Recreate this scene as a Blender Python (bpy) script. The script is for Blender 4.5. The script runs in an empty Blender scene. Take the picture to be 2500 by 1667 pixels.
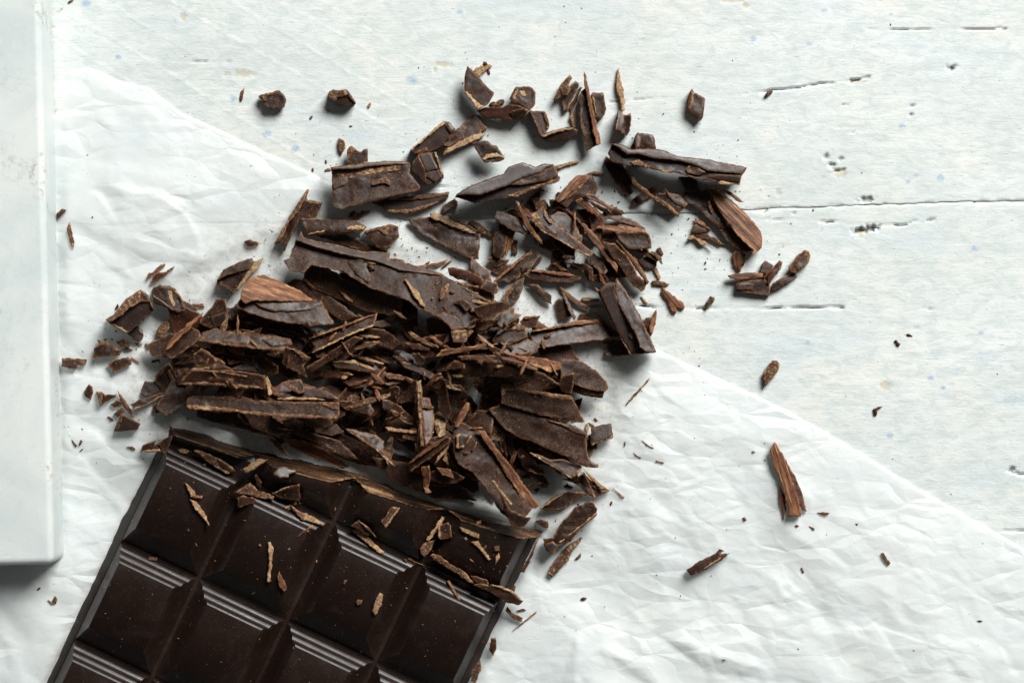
import bpy, bmesh, math, random
import numpy as np
from mathutils import Vector, Matrix
from mathutils.geometry import delaunay_2d_cdt
from mathutils.bvhtree import BVHTree

C = bpy.context.scene.collection
sc = bpy.context.scene
# ---------------------------------------------------------------- scale
# lengths are worked out in tenths of a millimetre on the table; U turns them into metres
U = 1e-4
CX, CY, CAMH = 1250.0, 833.5, 6000.0

def P(x, y, z):
    """point seen at (x, y) on the table plane, lifted to height z -> metres"""
    f = (CAMH - z) / CAMH
    return ((x - CX) * f * U, -(y - CY) * f * U, z * U)

# ---------------------------------------------------------------- camera
cam = bpy.data.cameras.new('camera')
camo = bpy.data.objects.new('camera', cam); C.objects.link(camo)
camo.location = (0, 0, CAMH * U)
cam.sensor_width = 36.0
cam.lens = 36.0 * CAMH / 2500.0
cam.clip_start = 0.01; cam.clip_end = 50
cam.dof.use_dof = True; cam.dof.focus_distance = (CAMH - 45) * U; cam.dof.aperture_fstop = 6.3
sc.camera = camo

# ---------------------------------------------------------------- light
w = bpy.data.worlds.new('World'); sc.world = w; w.use_nodes = True
bg = w.node_tree.nodes['Background']
bg.inputs['Color'].default_value = (0.97, 1.0, 0.97, 1); bg.inputs['Strength'].default_value = 0.052

AZ = Vector((0.54, 0.842, 0)); ELEV = math.radians(41)
def area(name, dirv, dist, size, size_y, power, col):
    l = bpy.data.lights.new(name, 'AREA'); l.shape = 'RECTANGLE'; l.size = size; l.size_y = size_y
    l.energy = power; l.color = col
    o = bpy.data.objects.new(name, l); C.objects.link(o)
    o.location = dirv * dist
    o.rotation_euler = dirv.to_track_quat('Z', 'Y').to_euler()
    return o
d = (AZ.normalized() * math.cos(ELEV) + Vector((0, 0, math.sin(ELEV)))).normalized()
area('window_light', d, 2.2, 1.05, 1.05, 96.0, (0.984, 1.0, 0.982))

sc.view_settings.view_transform = 'Standard'; sc.view_settings.look = 'None'
sc.view_settings.exposure = 0.0; sc.view_settings.gamma = 1.0
sc.cycles.max_bounces = 8; sc.cycles.transparent_max_bounces = 16

# ---------------------------------------------------------------- helpers
def tag(o, label=None, cat=None, group=None, kind=None):
    if label: o['label'] = label
    if cat: o['category'] = cat
    if group: o['group'] = group
    if kind: o['kind'] = kind
    return o

def new_obj(name, me, mats, parent=None):
    o = bpy.data.objects.new(name, me); C.objects.link(o)
    for m in (mats if isinstance(mats, (list, tuple)) else [mats]): me.materials.append(m)
    if parent: o.parent = parent
    return o

def empty(name, loc):
    o = bpy.data.objects.new(name, None); C.objects.link(o); o.location = loc; o.empty_display_size = 0.01
    return o

_lat = np.random.RandomState(7).rand(256, 256)
def vn(x, y, s=0):
    """value noise 0..1"""
    x = np.asarray(x, float) + s * 17.31; y = np.asarray(y, float) + s * 9.77
    xi = np.floor(x).astype(int); yi = np.floor(y).astype(int)
    fx = x - xi; fy = y - yi
    fx = fx * fx * (3 - 2 * fx); fy = fy * fy * (3 - 2 * fy)
    a = _lat[xi % 256, yi % 256]; b = _lat[(xi + 1) % 256, yi % 256]
    c = _lat[xi % 256, (yi + 1) % 256]; e = _lat[(xi + 1) % 256, (yi + 1) % 256]
    return (a * (1 - fx) + b * fx) * (1 - fy) + (c * (1 - fx) + e * fx) * fy

def inside(px, py, poly):
    px = np.asarray(px); py = np.asarray(py)
    r = np.zeros(px.shape, bool); n = len(poly)
    for i in range(n):
        x0, y0 = poly[i]; x1, y1 = poly[(i + 1) % n]
        if y0 == y1: continue
        c = ((y0 > py) != (y1 > py)) & (px < (x1 - x0) * (py - y0) / (y1 - y0) + x0)
        r ^= c
    return r

def dist_poly(px, py, poly, closed=True):
    best = np.full(np.shape(px), 1e9); n = len(poly)
    for i in range(n if closed else n - 1):
        x0, y0 = poly[i]; x1, y1 = poly[(i + 1) % n]
        dx, dy = x1 - x0, y1 - y0; L = dx * dx + dy * dy + 1e-9
        t = np.clip(((px - x0) * dx + (py - y0) * dy) / L, 0, 1)
        best = np.minimum(best, np.hypot(px - x0 - t * dx, py - y0 - t * dy))
    return best

def grid_mesh(name, X, Y, Z, attrs=None):
    """structured grid (rows, cols) of table-plane coordinates -> mesh"""
    h, wd = X.shape
    f = (CAMH - Z) / CAMH
    co = np.stack([(X - CX) * f * U, -(Y - CY) * f * U, Z * U], -1).reshape(-1, 3)
    idx = np.arange(h * wd).reshape(h, wd)
    q = np.stack([idx[1:, :-1], idx[1:, 1:], idx[:-1, 1:], idx[:-1, :-1]], -1).reshape(-1, 4)
    me = bpy.data.meshes.new(name)
    me.vertices.add(len(co)); me.vertices.foreach_set('co', co.ravel())
    me.loops.add(q.size); me.loops.foreach_set('vertex_index', q.ravel())
    me.polygons.add(len(q))
    me.polygons.foreach_set('loop_start', np.arange(0, q.size, 4))
    me.polygons.foreach_set('use_smooth', np.ones(len(q), bool))
    for k, v in (attrs or {}).items():
        a = me.attributes.new(k, 'FLOAT', 'POINT'); a.data.foreach_set('value', v.astype(np.float32).ravel())
    me.update(calc_edges=True); me.validate()
    return me

# ---------------------------------------------------------------- materials
class NT:
    def __init__(s, name):
        s.m = bpy.data.materials.new(name); s.m.use_nodes = True
        s.t = s.m.node_tree; s.t.nodes.clear()
        s.out = s.n('ShaderNodeOutputMaterial')
    def n(s, typ, **kw):
        nd = s.t.nodes.new(typ)
        for k, v in kw.items(): setattr(nd, k, v)
        return nd
    def put(s, sock, v):
        if isinstance(v, bpy.types.NodeSocket): s.t.links.new(v, sock)
        elif v is not None: sock.default_value = v
    def coord(s, scale=(1, 1, 1), rot=0.0):
        tc = s.n('ShaderNodeTexCoord'); mp = s.n('ShaderNodeMapping')
        mp.inputs['Scale'].default_value = scale; mp.inputs['Rotation'].default_value = (0, 0, rot)
        s.put(mp.inputs['Vector'], tc.outputs['Object']); return mp.outputs['Vector']
    def noise(s, vec, scale, detail=3, rough=0.55, dist=0.0):
        nd = s.n('ShaderNodeTexNoise'); s.put(nd.inputs['Vector'], vec)
        nd.inputs['Scale'].default_value = scale; nd.inputs['Detail'].default_value = detail
        nd.inputs['Roughness'].default_value = rough; nd.inputs['Distortion'].default_value = dist
        return nd.outputs['Fac']
    def ramp(s, fac, stops):
        nd = s.n('ShaderNodeValToRGB'); s.put(nd.inputs['Fac'], fac); r = nd.color_ramp
        while len(r.elements) < len(stops): r.elements.new(0.5)
        for e, (p, c) in zip(r.elements, stops):
            e.position = p; e.color = (c, c, c, 1) if not isinstance(c, tuple) else (*c, 1)
        return nd.outputs['Color']
    def math(s, op, a, b=None, clamp=False, c=None):
        nd = s.n('ShaderNodeMath', operation=op); nd.use_clamp = clamp
        s.put(nd.inputs[0], a)
        if b is not None: s.put(nd.inputs[1], b)
        if c is not None: s.put(nd.inputs[2], c)
        return nd.outputs[0]
    def mix(s, fac, a, b, mode='MIX'):
        nd = s.n('ShaderNodeMix', data_type='RGBA', blend_type=mode)
        s.put(nd.inputs['Factor'], fac)
        s.put(nd.inputs['A'], (*a, 1) if isinstance(a, tuple) else a)
        s.put(nd.inputs['B'], (*b, 1) if isinstance(b, tuple) else b)
        return nd.outputs['Result']
    def attr(s, name):
        return s.n('ShaderNodeAttribute', attribute_name=name).outputs['Fac']
    def bump(s, h, dist, strength=1.0, prev=None):
        nd = s.n('ShaderNodeBump'); s.put(nd.inputs['Height'], h)
        nd.inputs['Distance'].default_value = dist; nd.inputs['Strength'].default_value = strength
        if prev is not None: s.put(nd.inputs['Normal'], prev)
        return nd.outputs['Normal']
    def bsdf(s, col, rough, nor=None, spec=0.5, **kw):
        nd = s.n('ShaderNodeBsdfPrincipled'); s.put(nd.inputs['Base Color'], (*col, 1) if isinstance(col, tuple) else col)
        s.put(nd.inputs['Roughness'], rough); s.put(nd.inputs['Specular IOR Level'], spec)
        if nor is not None: s.put(nd.inputs['Normal'], nor)
        for k, v in kw.items(): s.put(nd.inputs[k.replace('_', ' ')], v)
        return nd.outputs['BSDF']
    def done(s, sh):
        s.put(s.out.inputs['Surface'], sh); return s.m

def choc_finish(t, v, col, rough, nor, speck=0.5, edge_hi=(0.46, 0.245, 0.11), spec=0.22, edge_amt=1.0):
    """worn brown rims, pale cocoa dust and a slight brightness of its own per piece"""
    rnd = t.n('ShaderNodeObjectInfo').outputs['Random']
    vr = t.math('MULTIPLY_ADD', rnd, 0.5, c=0.78)
    hs = t.n('ShaderNodeHueSaturation'); t.put(hs.inputs['Color'], col); t.put(hs.inputs['Value'], vr); col = hs.outputs['Color']
    sp = t.noise(v, 5200, 2, 0.6); area_ = t.noise(v, 260, 2)
    spf = t.math('MULTIPLY', t.ramp(sp, [(0.58, 0.0), (0.66, 1.0)]), t.math('MULTIPLY', t.ramp(area_, [(0.36, 0.15), (0.60, 1.0)]), speck))
    col = t.mix(spf, col, (0.36, 0.22, 0.12))
    r2 = t.math('FRACT', t.math('MULTIPLY', rnd, 7.13))
    rough = t.math('ADD', rough, t.math('MULTIPLY_ADD', t.math('FRACT', t.math('MULTIPLY', rnd, 13.7)), 0.16, c=-0.06))
    e = t.math('MULTIPLY', t.attr('edge'), t.math('MULTIPLY_ADD', r2, 0.75, c=0.42))
    en = t.ramp(t.noise(v, 1100, 4, 0.65), [(0.38, 0.0), (0.56, 1.0)])
    ecol = t.mix(t.ramp(t.noise(v, 900, 2), [(0.42, 0.0), (0.66, 1.0)]), (0.19, 0.066, 0.026), edge_hi)
    ef = t.math('MULTIPLY', t.math('MULTIPLY', e, t.math('MULTIPLY_ADD', en, 0.75, c=0.25)), edge_amt)
    col = t.mix(ef, col, ecol)
    return t.done(t.bsdf(col, rough, nor, spec))

def mat_smooth(name, ca, cb, r0=0.50, speck=0.5, bump=1.0, edge_amt=1.0, spec=0.26):
    t = NT(name); v = t.coord()
    n1 = t.noise(v, 420, 5, 0.6)
    col = t.mix(t.ramp(n1, [(0.32, 0.0), (0.70, 1.0)]), ca, cb)
    # hair-fine reddish fracture lines
    vo = t.n('ShaderNodeTexVoronoi', feature='DISTANCE_TO_EDGE'); vo.inputs['Scale'].default_value = 190
    warp = t.n('ShaderNodeMixRGB', blend_type='LINEAR_LIGHT'); warp.inputs['Fac'].default_value = 0.0016
    t.put(warp.inputs['Color1'], v)
    nn = t.n('ShaderNodeTexNoise'); nn.inputs['Scale'].default_value = 380; t.put(nn.inputs['Vector'], v)
    t.put(warp.inputs['Color2'], nn.outputs['Color']); t.put(vo.inputs['Vector'], warp.outputs['Color'])
    ln = t.math('MULTIPLY', t.ramp(vo.outputs['Distance'], [(0.0, 1.0), (0.022, 0.0)]), t.ramp(t.noise(v, 130, 1), [(0.50, 0.0), (0.60, 0.8)]))
    col = t.mix(ln, col, (0.13, 0.045, 0.022))
    b = t.bump(t.noise(v, 1000, 5, 0.62), 0.00014, 0.5 * bump)
    b = t.bump(t.noise(v, 5000, 3, 0.6), 0.00003, 0.4 * bump, b)
    rg = t.ramp(t.noise(v, 300, 3), [(0.3, r0 - 0.07), (0.7, r0 + 0.14)])
    return choc_finish(t, v, col, rg, b, speck, edge_amt=edge_amt, spec=spec)

def mat_grain(name):
    t = NT(name); v = t.coord(); vs = t.coord((0.055, 1, 1))
    n1 = t.noise(vs, 1150, 4, 0.6, 0.4); n2 = t.noise(vs, 3400, 2, 0.6)
    f = t.math('ADD', t.math('MULTIPLY', n1, 0.7), t.math('MULTIPLY', n2, 0.3))
    col = t.ramp(f, [(0.34, (0.036, 0.013, 0.008)), (0.44, (0.125, 0.044, 0.020)), (0.54, (0.23, 0.092, 0.043)), (0.65, (0.50, 0.27, 0.135))])
    big = t.ramp(t.noise(v, 240, 2), [(0.35, 0.55), (0.65, 1.0)])
    col = t.mix(1.0, col, big, 'MULTIPLY')
    b = t.bump(f, 0.00055, 0.9)
    return choc_finish(t, v, col, 0.5, b, 0.35)

def mat_dust(name, lo, mid, hi):
    t = NT(name); v = t.coord()
    n1 = t.noise(v, 1500, 6, 0.72); n2 = t.noise(v, 380, 3)
    f = t.math('ADD', t.math('MULTIPLY', n1, 0.62), t.math('MULTIPLY', n2, 0.38))
    col = t.ramp(f, [(0.36, lo), (0.50, mid), (0.64, hi)])
    b = t.bump(n1, 0.0004, 0.9)
    return choc_finish(t, v, col, 0.75, b, 0.8, spec=0.25)

M = {}
M['s'] = mat_smooth('dark_chocolate', (0.0145, 0.0060, 0.0037), (0.036, 0.0150, 0.0088), 0.41, 0.6)
M['r'] = mat_smooth('reddish_chocolate', (0.036, 0.0125, 0.0075), (0.072, 0.027, 0.016), 0.42, 0.4)
M['o'] = mat_smooth('moulded_chocolate', (0.017, 0.009, 0.0075), (0.030, 0.0150, 0.0115), 0.40, 0.35, 0.2, 0.8, 0.38)
M['g'] = mat_grain('fibrous_chocolate')
M['d'] = mat_dust('cocoa_dusted_chocolate', (0.028, 0.013, 0.0085), (0.085, 0.040, 0.021), (0.44, 0.28, 0.155))
M['t'] = mat_dust('pale_scraped_chocolate', (0.13, 0.065, 0.032), (0.37, 0.235, 0.125), (0.60, 0.45, 0.29))

def mat_bar():
    t = NT('bar_chocolate'); v = t.coord()
    n = t.noise(v, 120, 4, 0.6)
    col = t.mix(n, (0.0088, 0.0040, 0.0028), (0.0165, 0.0074, 0.0046))
    sp = t.math('MULTIPLY', t.ramp(t.noise(v, 3600, 1), [(0.735, 0.0), (0.76, 1.0)]), 0.7)
    col = t.mix(sp, col, (0.2, 0.12, 0.07))
    bl = t.ramp(t.noise(v, 150, 6, 0.72, 0.6), [(0.52, 0.0), (0.68, 0.55)])
    col = t.mix(bl, col, (0.030, 0.018, 0.0135))
    b = t.bump(t.noise(v, 200, 4, 0.6), 0.00022, 0.5)
    rg = t.ramp(t.noise(v, 90, 5, 0.7), [(0.3, 0.30), (0.7, 0.47)])
    return t.done(t.bsdf(col, rg, b, 0.42))
M['bar'] = mat_bar()

def mat_wood():
    t = NT('white_painted_wood'); v = t.coord(); vs = t.coord((0.17, 1, 1), math.radians(-4)); vw = t.coord((0.3, 1, 1), math.radians(-6))
    fib = t.noise(vs, 800, 6, 0.68, 0.9); big = t.noise(vw, 45, 4, 0.6)
    col = t.mix(t.ramp(big, [(0.3, 0.0), (0.7, 1.0)]), (0.585, 0.61, 0.59), (0.69, 0.71, 0.70))
    warm = t.ramp(t.noise(v, 38, 3), [(0.48, 0.0), (0.66, 0.55)])
    col = t.mix(warm, col, (0.74, 0.72, 0.655))
    cool = t.ramp(t.noise(vw, 70, 3), [(0.54, 0.0), (0.70, 0.45)])
    col = t.mix(cool, col, (0.53, 0.61, 0.655))
    # worn fibres where the paint is thin
    thin = t.math('MULTIPLY', t.ramp(fib, [(0.34, 1.0), (0.50, 0.0)]), t.ramp(t.noise(v, 55, 3), [(0.40, 0.18), (0.60, 0.80)]))
    col = t.mix(thin, col, (0.50, 0.53, 0.50))
    pit = t.math('MULTIPLY', t.ramp(t.noise(vs, 2300, 3, 0.6), [(0.29, 1.0), (0.335, 0.0)]), 0.6)
    col = t.mix(pit, col, (0.20, 0.21, 0.18))
    brk = t.noise(v, 1700, 4, 0.7)
    def patch(name, colr, col, amt):
        f = t.math('MULTIPLY', t.attr(name), 1.6)
        f = t.math('SUBTRACT', f, t.ramp(brk, [(0.3, 0.0), (0.7, 0.75)]), True)
        return t.mix(t.math('MULTIPLY', f, amt), col, colr)
    col = patch('blue', (0.20, 0.33, 0.52), col, 0.7)
    col = patch('bare', (0.52, 0.44, 0.28), col, 0.7)
    col = t.mix(t.attr('dirt'), col, (0.045, 0.034, 0.02))
    col = t.mix(t.math('MULTIPLY', t.attr('scratch'), 0.6), col, (0.80, 0.815, 0.80))
    mot = t.noise(t.coord((0.55, 1, 1), math.radians(-20)), 420, 5, 0.65, 0.5)
    col = t.mix(t.ramp(mot, [(0.36, 0.65), (0.56, 0.0)]), col, (0.50, 0.55, 0.545))
    b = t.bump(mot, 0.00034, 0.42)
    b = t.bump(fib, 0.00018, 0.42, b)
    b = t.bump(t.noise(t.coord((0.35, 1, 1)), 2600, 3, 0.6), 0.00008, 0.5, b)
    return t.done(t.bsdf(col, 0.62, b, 0.3))
M['wood'] = mat_wood()

def mat_paper():
    t = NT('parchment_paper'); v = t.coord()
    n = t.noise(v, 1400, 4, 0.6); m = t.noise(v, 60, 3)
    col = t.mix(m, (0.82, 0.845, 0.84), (0.86, 0.88, 0.875))
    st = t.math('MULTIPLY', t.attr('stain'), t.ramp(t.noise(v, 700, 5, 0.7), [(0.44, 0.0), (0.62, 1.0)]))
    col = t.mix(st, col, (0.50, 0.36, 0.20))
    b = t.bump(n, 0.00012, 0.30)
    def folds(scale, stretch, rot, warp, wscale, dist, seedv, prev):
        vv = t.coord((1, stretch, 1), rot)
        wn = t.n('ShaderNodeTexNoise'); wn.inputs['Scale'].default_value = wscale; wn.inputs['Detail'].default_value = 2; t.put(wn.inputs['Vector'], vv)
        lw = t.n('ShaderNodeMixRGB', blend_type='LINEAR_LIGHT'); lw.inputs['Fac'].default_value = warp
        t.put(lw.inputs['Color1'], vv); t.put(lw.inputs['Color2'], wn.outputs['Color'])
        vo = t.n('ShaderNodeTexVoronoi', feature='DISTANCE_TO_EDGE'); vo.inputs['Scale'].default_value = scale
        t.put(vo.inputs['Vector'], lw.outputs['Color'])
        msk = t.ramp(t.noise(v, seedv, 2), [(0.38, 0.15), (0.62, 1.0)])
        return t.bump(t.math('MULTIPLY', vo.outputs['Distance'], msk), dist, 1.0, prev)
    b = folds(75, 1.9, math.radians(-33), 0.004, 60, 0.0014, 40, b)
    b = folds(170, 1.6, math.radians(-50), 0.0025, 120, 0.00032, 55, b)
    b = folds(380, 1.4, math.radians(-10), 0.0012, 260, 0.00007, 70, b)
    pr = t.bsdf(col, 0.45, b, 0.35)
    tl = t.n('ShaderNodeBsdfTranslucent'); t.put(tl.inputs['Color'], (0.9, 0.91, 0.9, 1)); t.put(tl.inputs['Normal'], b)
    m1 = t.n('ShaderNodeMixShader'); m1.inputs[0].default_value = 0.15; t.put(m1.inputs[1], pr); t.put(m1.inputs[2], tl.outputs[0])
    tr = t.n('ShaderNodeBsdfTransparent')
    m2 = t.n('ShaderNodeMixShader'); t.put(m2.inputs[0], t.ramp(t.noise(v, 45, 3), [(0.35, 0.24), (0.65, 0.42)])); t.put(m2.inputs[1], m1.outputs[0]); t.put(m2.inputs[2], tr.outputs[0])
    return t.done(m2.outputs[0])
M['paper'] = mat_paper()

def mat_marble():
    t = NT('white_marble'); v = t.coord()
    n = t.noise(v, 26, 5, 0.6, 1.2)
    col = t.mix(t.ramp(n, [(0.42, 1.0), (0.62, 0.0)]), (0.665, 0.685, 0.665), (0.565, 0.61, 0.605))
    vein = t.ramp(t.noise(v, 34, 4, 0.6, 1.6), [(0.485, 0.0), (0.5, 0.45), (0.515, 0.0)])
    col = t.mix(t.math('MULTIPLY', vein, 0.5), col, (0.47, 0.53, 0.54))
    e = t.attr('edge')
    st = t.math('MULTIPLY', e, t.ramp(t.noise(v, 700, 5, 0.75), [(0.52, 0.0), (0.64, 1.0)]))
    st = t.math('MULTIPLY', st, t.ramp(t.noise(v, 60, 2), [(0.50, 0.0), (0.66, 1.0)]))
    col = t.mix(st, col, (0.20, 0.165, 0.09))
    b = t.bump(t.noise(v, 500, 4), 0.0002, 0.25)
    return t.done(t.bsdf(col, 0.34, b, 0.45, Subsurface_Weight=0.12, Subsurface_Scale=0.004))
M['marble'] = mat_marble()

# ---------------------------------------------------------------- table
def yj(x): return 5.0 * (vn(np.asarray(x, float) / 75, np.asarray(x, float) * 0, 21) - 0.5) + 2.4 * (vn(np.asarray(x, float) / 17, np.asarray(x, float) * 0, 22) - 0.5) + np.interp(x, [-900, 900, 1134, 1540, 1679, 1824, 2096, 2500, 3400], [562, 540, 535, 523, 519, 512, 501, 492, 480])

CRACKS = [  # polyline, width, depth
    ([(1841,536),(1909,537),(2040,541),(2072,548),(2158,550),(2210,549),(2227,542),(2285,540)], 3.4, 16),
    ([(1400,746),(1553,747),(1607,749),(1672,751),(1760,753),(1893,752),(2058,749)], 4.0, 20),
    ([(1487,249),(1595,241),(1680,238),(1721,238),(1855,225)], 2.6, 5),
    ([(1855,225),(1907,219),(1975,209),(2075,197),(2123,189)], 3.8, 14),
    ([(2118,72),(2216,72),(2334,71),(2457,70)], 3.0, 10),
    ([(1000,452),(1060,457),(1115,458)], 3.0, 8), ([(1478,394),(1502,398)], 4.0, 10),
    ([(2449,1297),(2530,1295)], 3.6, 12), ([(2467,1150),(2510,1160)], 5, 14), ([(2470,1180),(2500,1178)], 4, 10),
    ([(400,150),(560,150)], 2.2, 5), ([(130,42),(150,26)], 3, 6), ([(1715,850),(1735,838),(1742,826)], 3.5, 7), ([(780,210),(815,195)], 2.5, 6),
    ([(2250,752),(2300,755)], 2.4, 5), ([(2230,800),(2255,798)], 2.4, 5),
]
HOLES = [(2112,561,34,8,22), (2086,198,13,5,12), (2322,167,17,6,12), (2030,404,9,6,10), (2048,416,18,4,9), (2018,383,8,6,9), (2052,388,6,4,6),
         (2112,488,18,7,14), (2225,259,8,3,6), (2224,281,7,3,6), (2064,257,10,3,6), (2084,325,5,3,7), (1700,497,9,3,7), (1938,521,7,4,6), (2270,537,16,3,9), (1868,516,8,3,7), (2470,1145,16,5,12)]
BARE = [(595,181,30,9), (553,182,8,5), (446,41,10,10), (1790,2,30,5), (1820,14,8,6), (2046,424,18,11), (2148,1 ,6,4), (1080,158,24,6), (1062,172,5,8), (2104,570,18,10), (2163,942,14,11), (1900,470,8,10), (2096,200,26,6),(130,68,10,4),(140,278,10,12), (1712,594,14,7)]
BLUE = [(571,241,13),(651,327,14),(1005,194,17),(2013,26,8),(1838,95,11),(1975,108,9),(2175,36,7),(2203,308,10),(2296,434,12),(2237,427,9),(2216,443,9),(2011,432,8),
        (210,7,14),(2380,607,12),(2394,812,9),(2273,924,10),(2303,946,8),(2173,1062,10),(1972,836,8),(2008,557,6),(1160,420,16),(1122,30,10),(345,345,22),(640,650,22),(720,365,14),(1135,462,12),(1545,410,16),(1460,396,8),(1900,231,6),(288,140,10)]
FAINT = [(2292,864,30),(2406,870,46),(2470,975,40),(2340,905,30),(1300,430,40),(880,330,60)]
SCR = [([(145,26),(241,74),(344,136),(437,193),(650,330),(760,400)],1.0), ([(413,0),(585,103),(800,222),(980,330)],1.0), ([(558,0),(700,84),(900,205),(1010,272)],0.8), ([(670,0),(800,66),(1010,190),(1180,300)],0.7),
       ([(130,80),(190,125),(300,190),(420,270)],0.7), ([(780,0),(1000,140),(1250,300)],0.4), ([(250,0),(420,100),(640,240)],0.4), ([(1740,258),(1850,300),(1890,325)],0.5), ([(1900,300),(2000,300),(2060,325)],0.5),([(1420,120),(1560,170)],0.5)]

def table_fields(X, Y):
    Z = np.zeros_like(X); dirt = np.zeros_like(X); bare = np.zeros_like(X); blue = np.zeros_like(X); scr = np.zeros_like(X)
    Z += 2.5 * (vn(X / 300, Y / 120) - 0.5) + 0.5 * (vn(X / 60, Y / 16, 3) - 0.5)
    wob = 3.2 * (vn(X / 18, Y / 18, 5) - 0.5)
    def local(x0, x1, y0, y1):
        m = (X > x0) & (X < x1) & (Y > y0) & (Y < y1); return m
    for pl, wdt, dep in CRACKS:
        xs = [p[0] for p in pl]; ys = [p[1] for p in pl]
        m = local(min(xs) - 20, max(xs) + 20, min(ys) - 20, max(ys) + 20)
        if not m.any(): continue
        dd = dist_poly(X[m], Y[m] + wob[m] * 1.3, pl, False)
        g = np.clip(1.2 - dd / (wdt * 0.62), 0, 1) * np.clip(2.4 * vn(X[m] / 34, Y[m] / 34, 8) - 0.75, 0.06, 0.85)
        Z[m] -= dep * g; dirt[m] = np.maximum(dirt[m], np.clip(g * 0.95 - 0.15, 0, 0.7))
    for x, y, rx, ry, dep in HOLES:
        m = local(x - 3 * rx, x + 3 * rx, y - 5 * ry, y + 5 * ry)
        r = np.hypot((X[m] - x) / rx, (Y[m] - y + (X[m] - x) * 0.12) / ry) + 1.3 * (vn(X[m] / 6, Y[m] / 4, x) - 0.45)
        g = np.clip((1.15 - r) * 2.2, 0, 1)
        g *= 0.85; Z[m] -= dep * 0.8 * g; dirt[m] = np.maximum(dirt[m], np.clip(g * 1.1 - 0.3, 0, 0.8))
    for x, y, rx, ry in BARE:
        m = local(x - 3 * rx, x + 3 * rx, y - 3 * ry, y + 3 * ry)
        r = np.hypot((X[m] - x) / rx, (Y[m] - y) / ry) + 0.8 * (vn(X[m] / 6, Y[m] / 6, x) - 0.5)
        g = np.clip((1.2 - r) * 2, 0, 1); bare[m] = np.maximum(bare[m], g); Z[m] -= 1.5 * g
    for x, y, r0 in BLUE:
        m = local(x - 3 * r0, x + 3 * r0, y - 3 * r0, y + 3 * r0)
        r = np.hypot((X[m] - x) / r0, (Y[m] - y) / (0.8 * r0)) + 0.5 * (vn(X[m] / 6, Y[m] / 6, x) - 0.5)
        blue[m] = np.maximum(blue[m], np.clip(1.25 - r, 0, 0.75))
    for x, y, r0 in FAINT:
        m = local(x - 2 * r0, x + 2 * r0, y - 2 * r0, y + 2 * r0)
        r = np.hypot((X[m] - x) / r0, (Y[m] - y) / (0.5 * r0))
        blue[m] = np.maximum(blue[m], 0.42 * np.clip(1.3 - r, 0, 1))
    for pl, a in SCR:
        xs = [p[0] for p in pl]; ys = [p[1] for p in pl]
        m = local(min(xs) - 12, max(xs) + 12, min(ys) - 12, max(ys) + 12)
        dd = dist_poly(X[m], Y[m] + wob[m], pl, False)
        g = a * np.clip(1.2 - dd / 4.0, 0, 1) * (0.35 + 0.65 * vn(X[m] / 40, Y[m] / 40, 4))
        scr[m] = np.maximum(scr[m], g); Z[m] += 0.9 * g
    return Z, dict(dirt=dirt, bare=bare, blue=blue, scratch=scr)

tabletop = empty('tabletop', (0, 0, 0)); tag(tabletop, 'white painted weathered wooden tabletop under the paper', None, None, 'structure')
xs = np.concatenate([np.linspace(-900, -20, 12)[:-1], np.arange(-20, 2521, 3.7), np.linspace(2521, 3400, 12)[1:]])
def plank(edge_top):
    n = 150 if edge_top else 290
    T = np.linspace(0, 1, n)[:, None]
    X = np.repeat(xs[None, :], n, 0)
    yjx = yj(xs)[None, :]
    if edge_top:   # board above the joint
        Y = -30 + (yjx - 0.1 - 1.5 * np.clip(1.6 * vn(xs / 40, xs * 0)[None, :] - 0.62, 0, 1) + 30) * T
        ext = np.linspace(-700, -30, 10)[:-1]
        X = np.concatenate([np.repeat(xs[None, :], 9, 0), X]); Y = np.concatenate([np.repeat(ext[:, None], len(xs), 1), Y])
    else:
        y0 = yjx + 0.1 + 1.4 * np.clip(1.6 * vn(xs / 31, xs * 0 + 3)[None, :] - 0.62, 0, 1)
        Y = y0 + (1700 - y0) * T
        ext = np.linspace(1700, 2500, 10)[1:]
        X = np.concatenate([X, np.repeat(xs[None, :], 9, 0)]); Y = np.concatenate([Y, np.repeat(ext[:, None], len(xs), 1)])
    Z, at = table_fields(X, Y)
    dj = np.abs(Y - yj(X)); chip = np.clip(1 - dj / 9, 0, 1) * (vn(X / 22, Y / 9, 6) > 0.5)
    Z -= 1.3 * np.clip(1 - dj / 6, 0, 1) ** 2 + 2.5 * chip
    at['dirt'] = np.maximum(at['dirt'], 0.35 * np.clip(1 - dj / 4.5, 0, 1) * vn(X / 30, Y / 12, 2))
    Z -= 4
    # vertical edge of the board down to its underside
    row = -1 if edge_top else 0
    ex, ey, ez = X[row][None], Y[row][None], Z[row][None] - 180
    def cat(a, e): return np.concatenate([a, e]) if edge_top else np.concatenate([e, a])
    at = {k: cat(v, (np.full_like(ex, 0.45) if k == 'dirt' else np.zeros_like(ex))) for k, v in at.items()}
    X, Y, Z = cat(X, ex), cat(Y, ey), cat(Z, ez)
    return grid_mesh('plank', X, Y, Z, at)
new_obj('plank', plank(True), M['wood'], tabletop)
new_obj('plank', plank(False), M['wood'], tabletop)

# ---------------------------------------------------------------- paper
PTOP = [(-900,1400),(-300,860),(60,400),(131,286),(165,224),(196,174),(212,166),(241,172),(293,198),(361,213),(393,238),(441,275),(551,324),(654,375),(751,417),(800,444),(904,493),(965,527),(1140,631),(1180,652),(1300,712),(1480,795),(1600,850),(1700,898),(1838,960),(1930,1006),(2060,1080),(2243,1192),(2500,1338),(2700,1450),(3200,1740)]
def ptop(x): return np.interp(x, [p[0] for p in PTOP], [p[1] for p in PTOP]) + 3.0 * (vn(x / 60, x * 0, 2) - 0.5)

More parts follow.
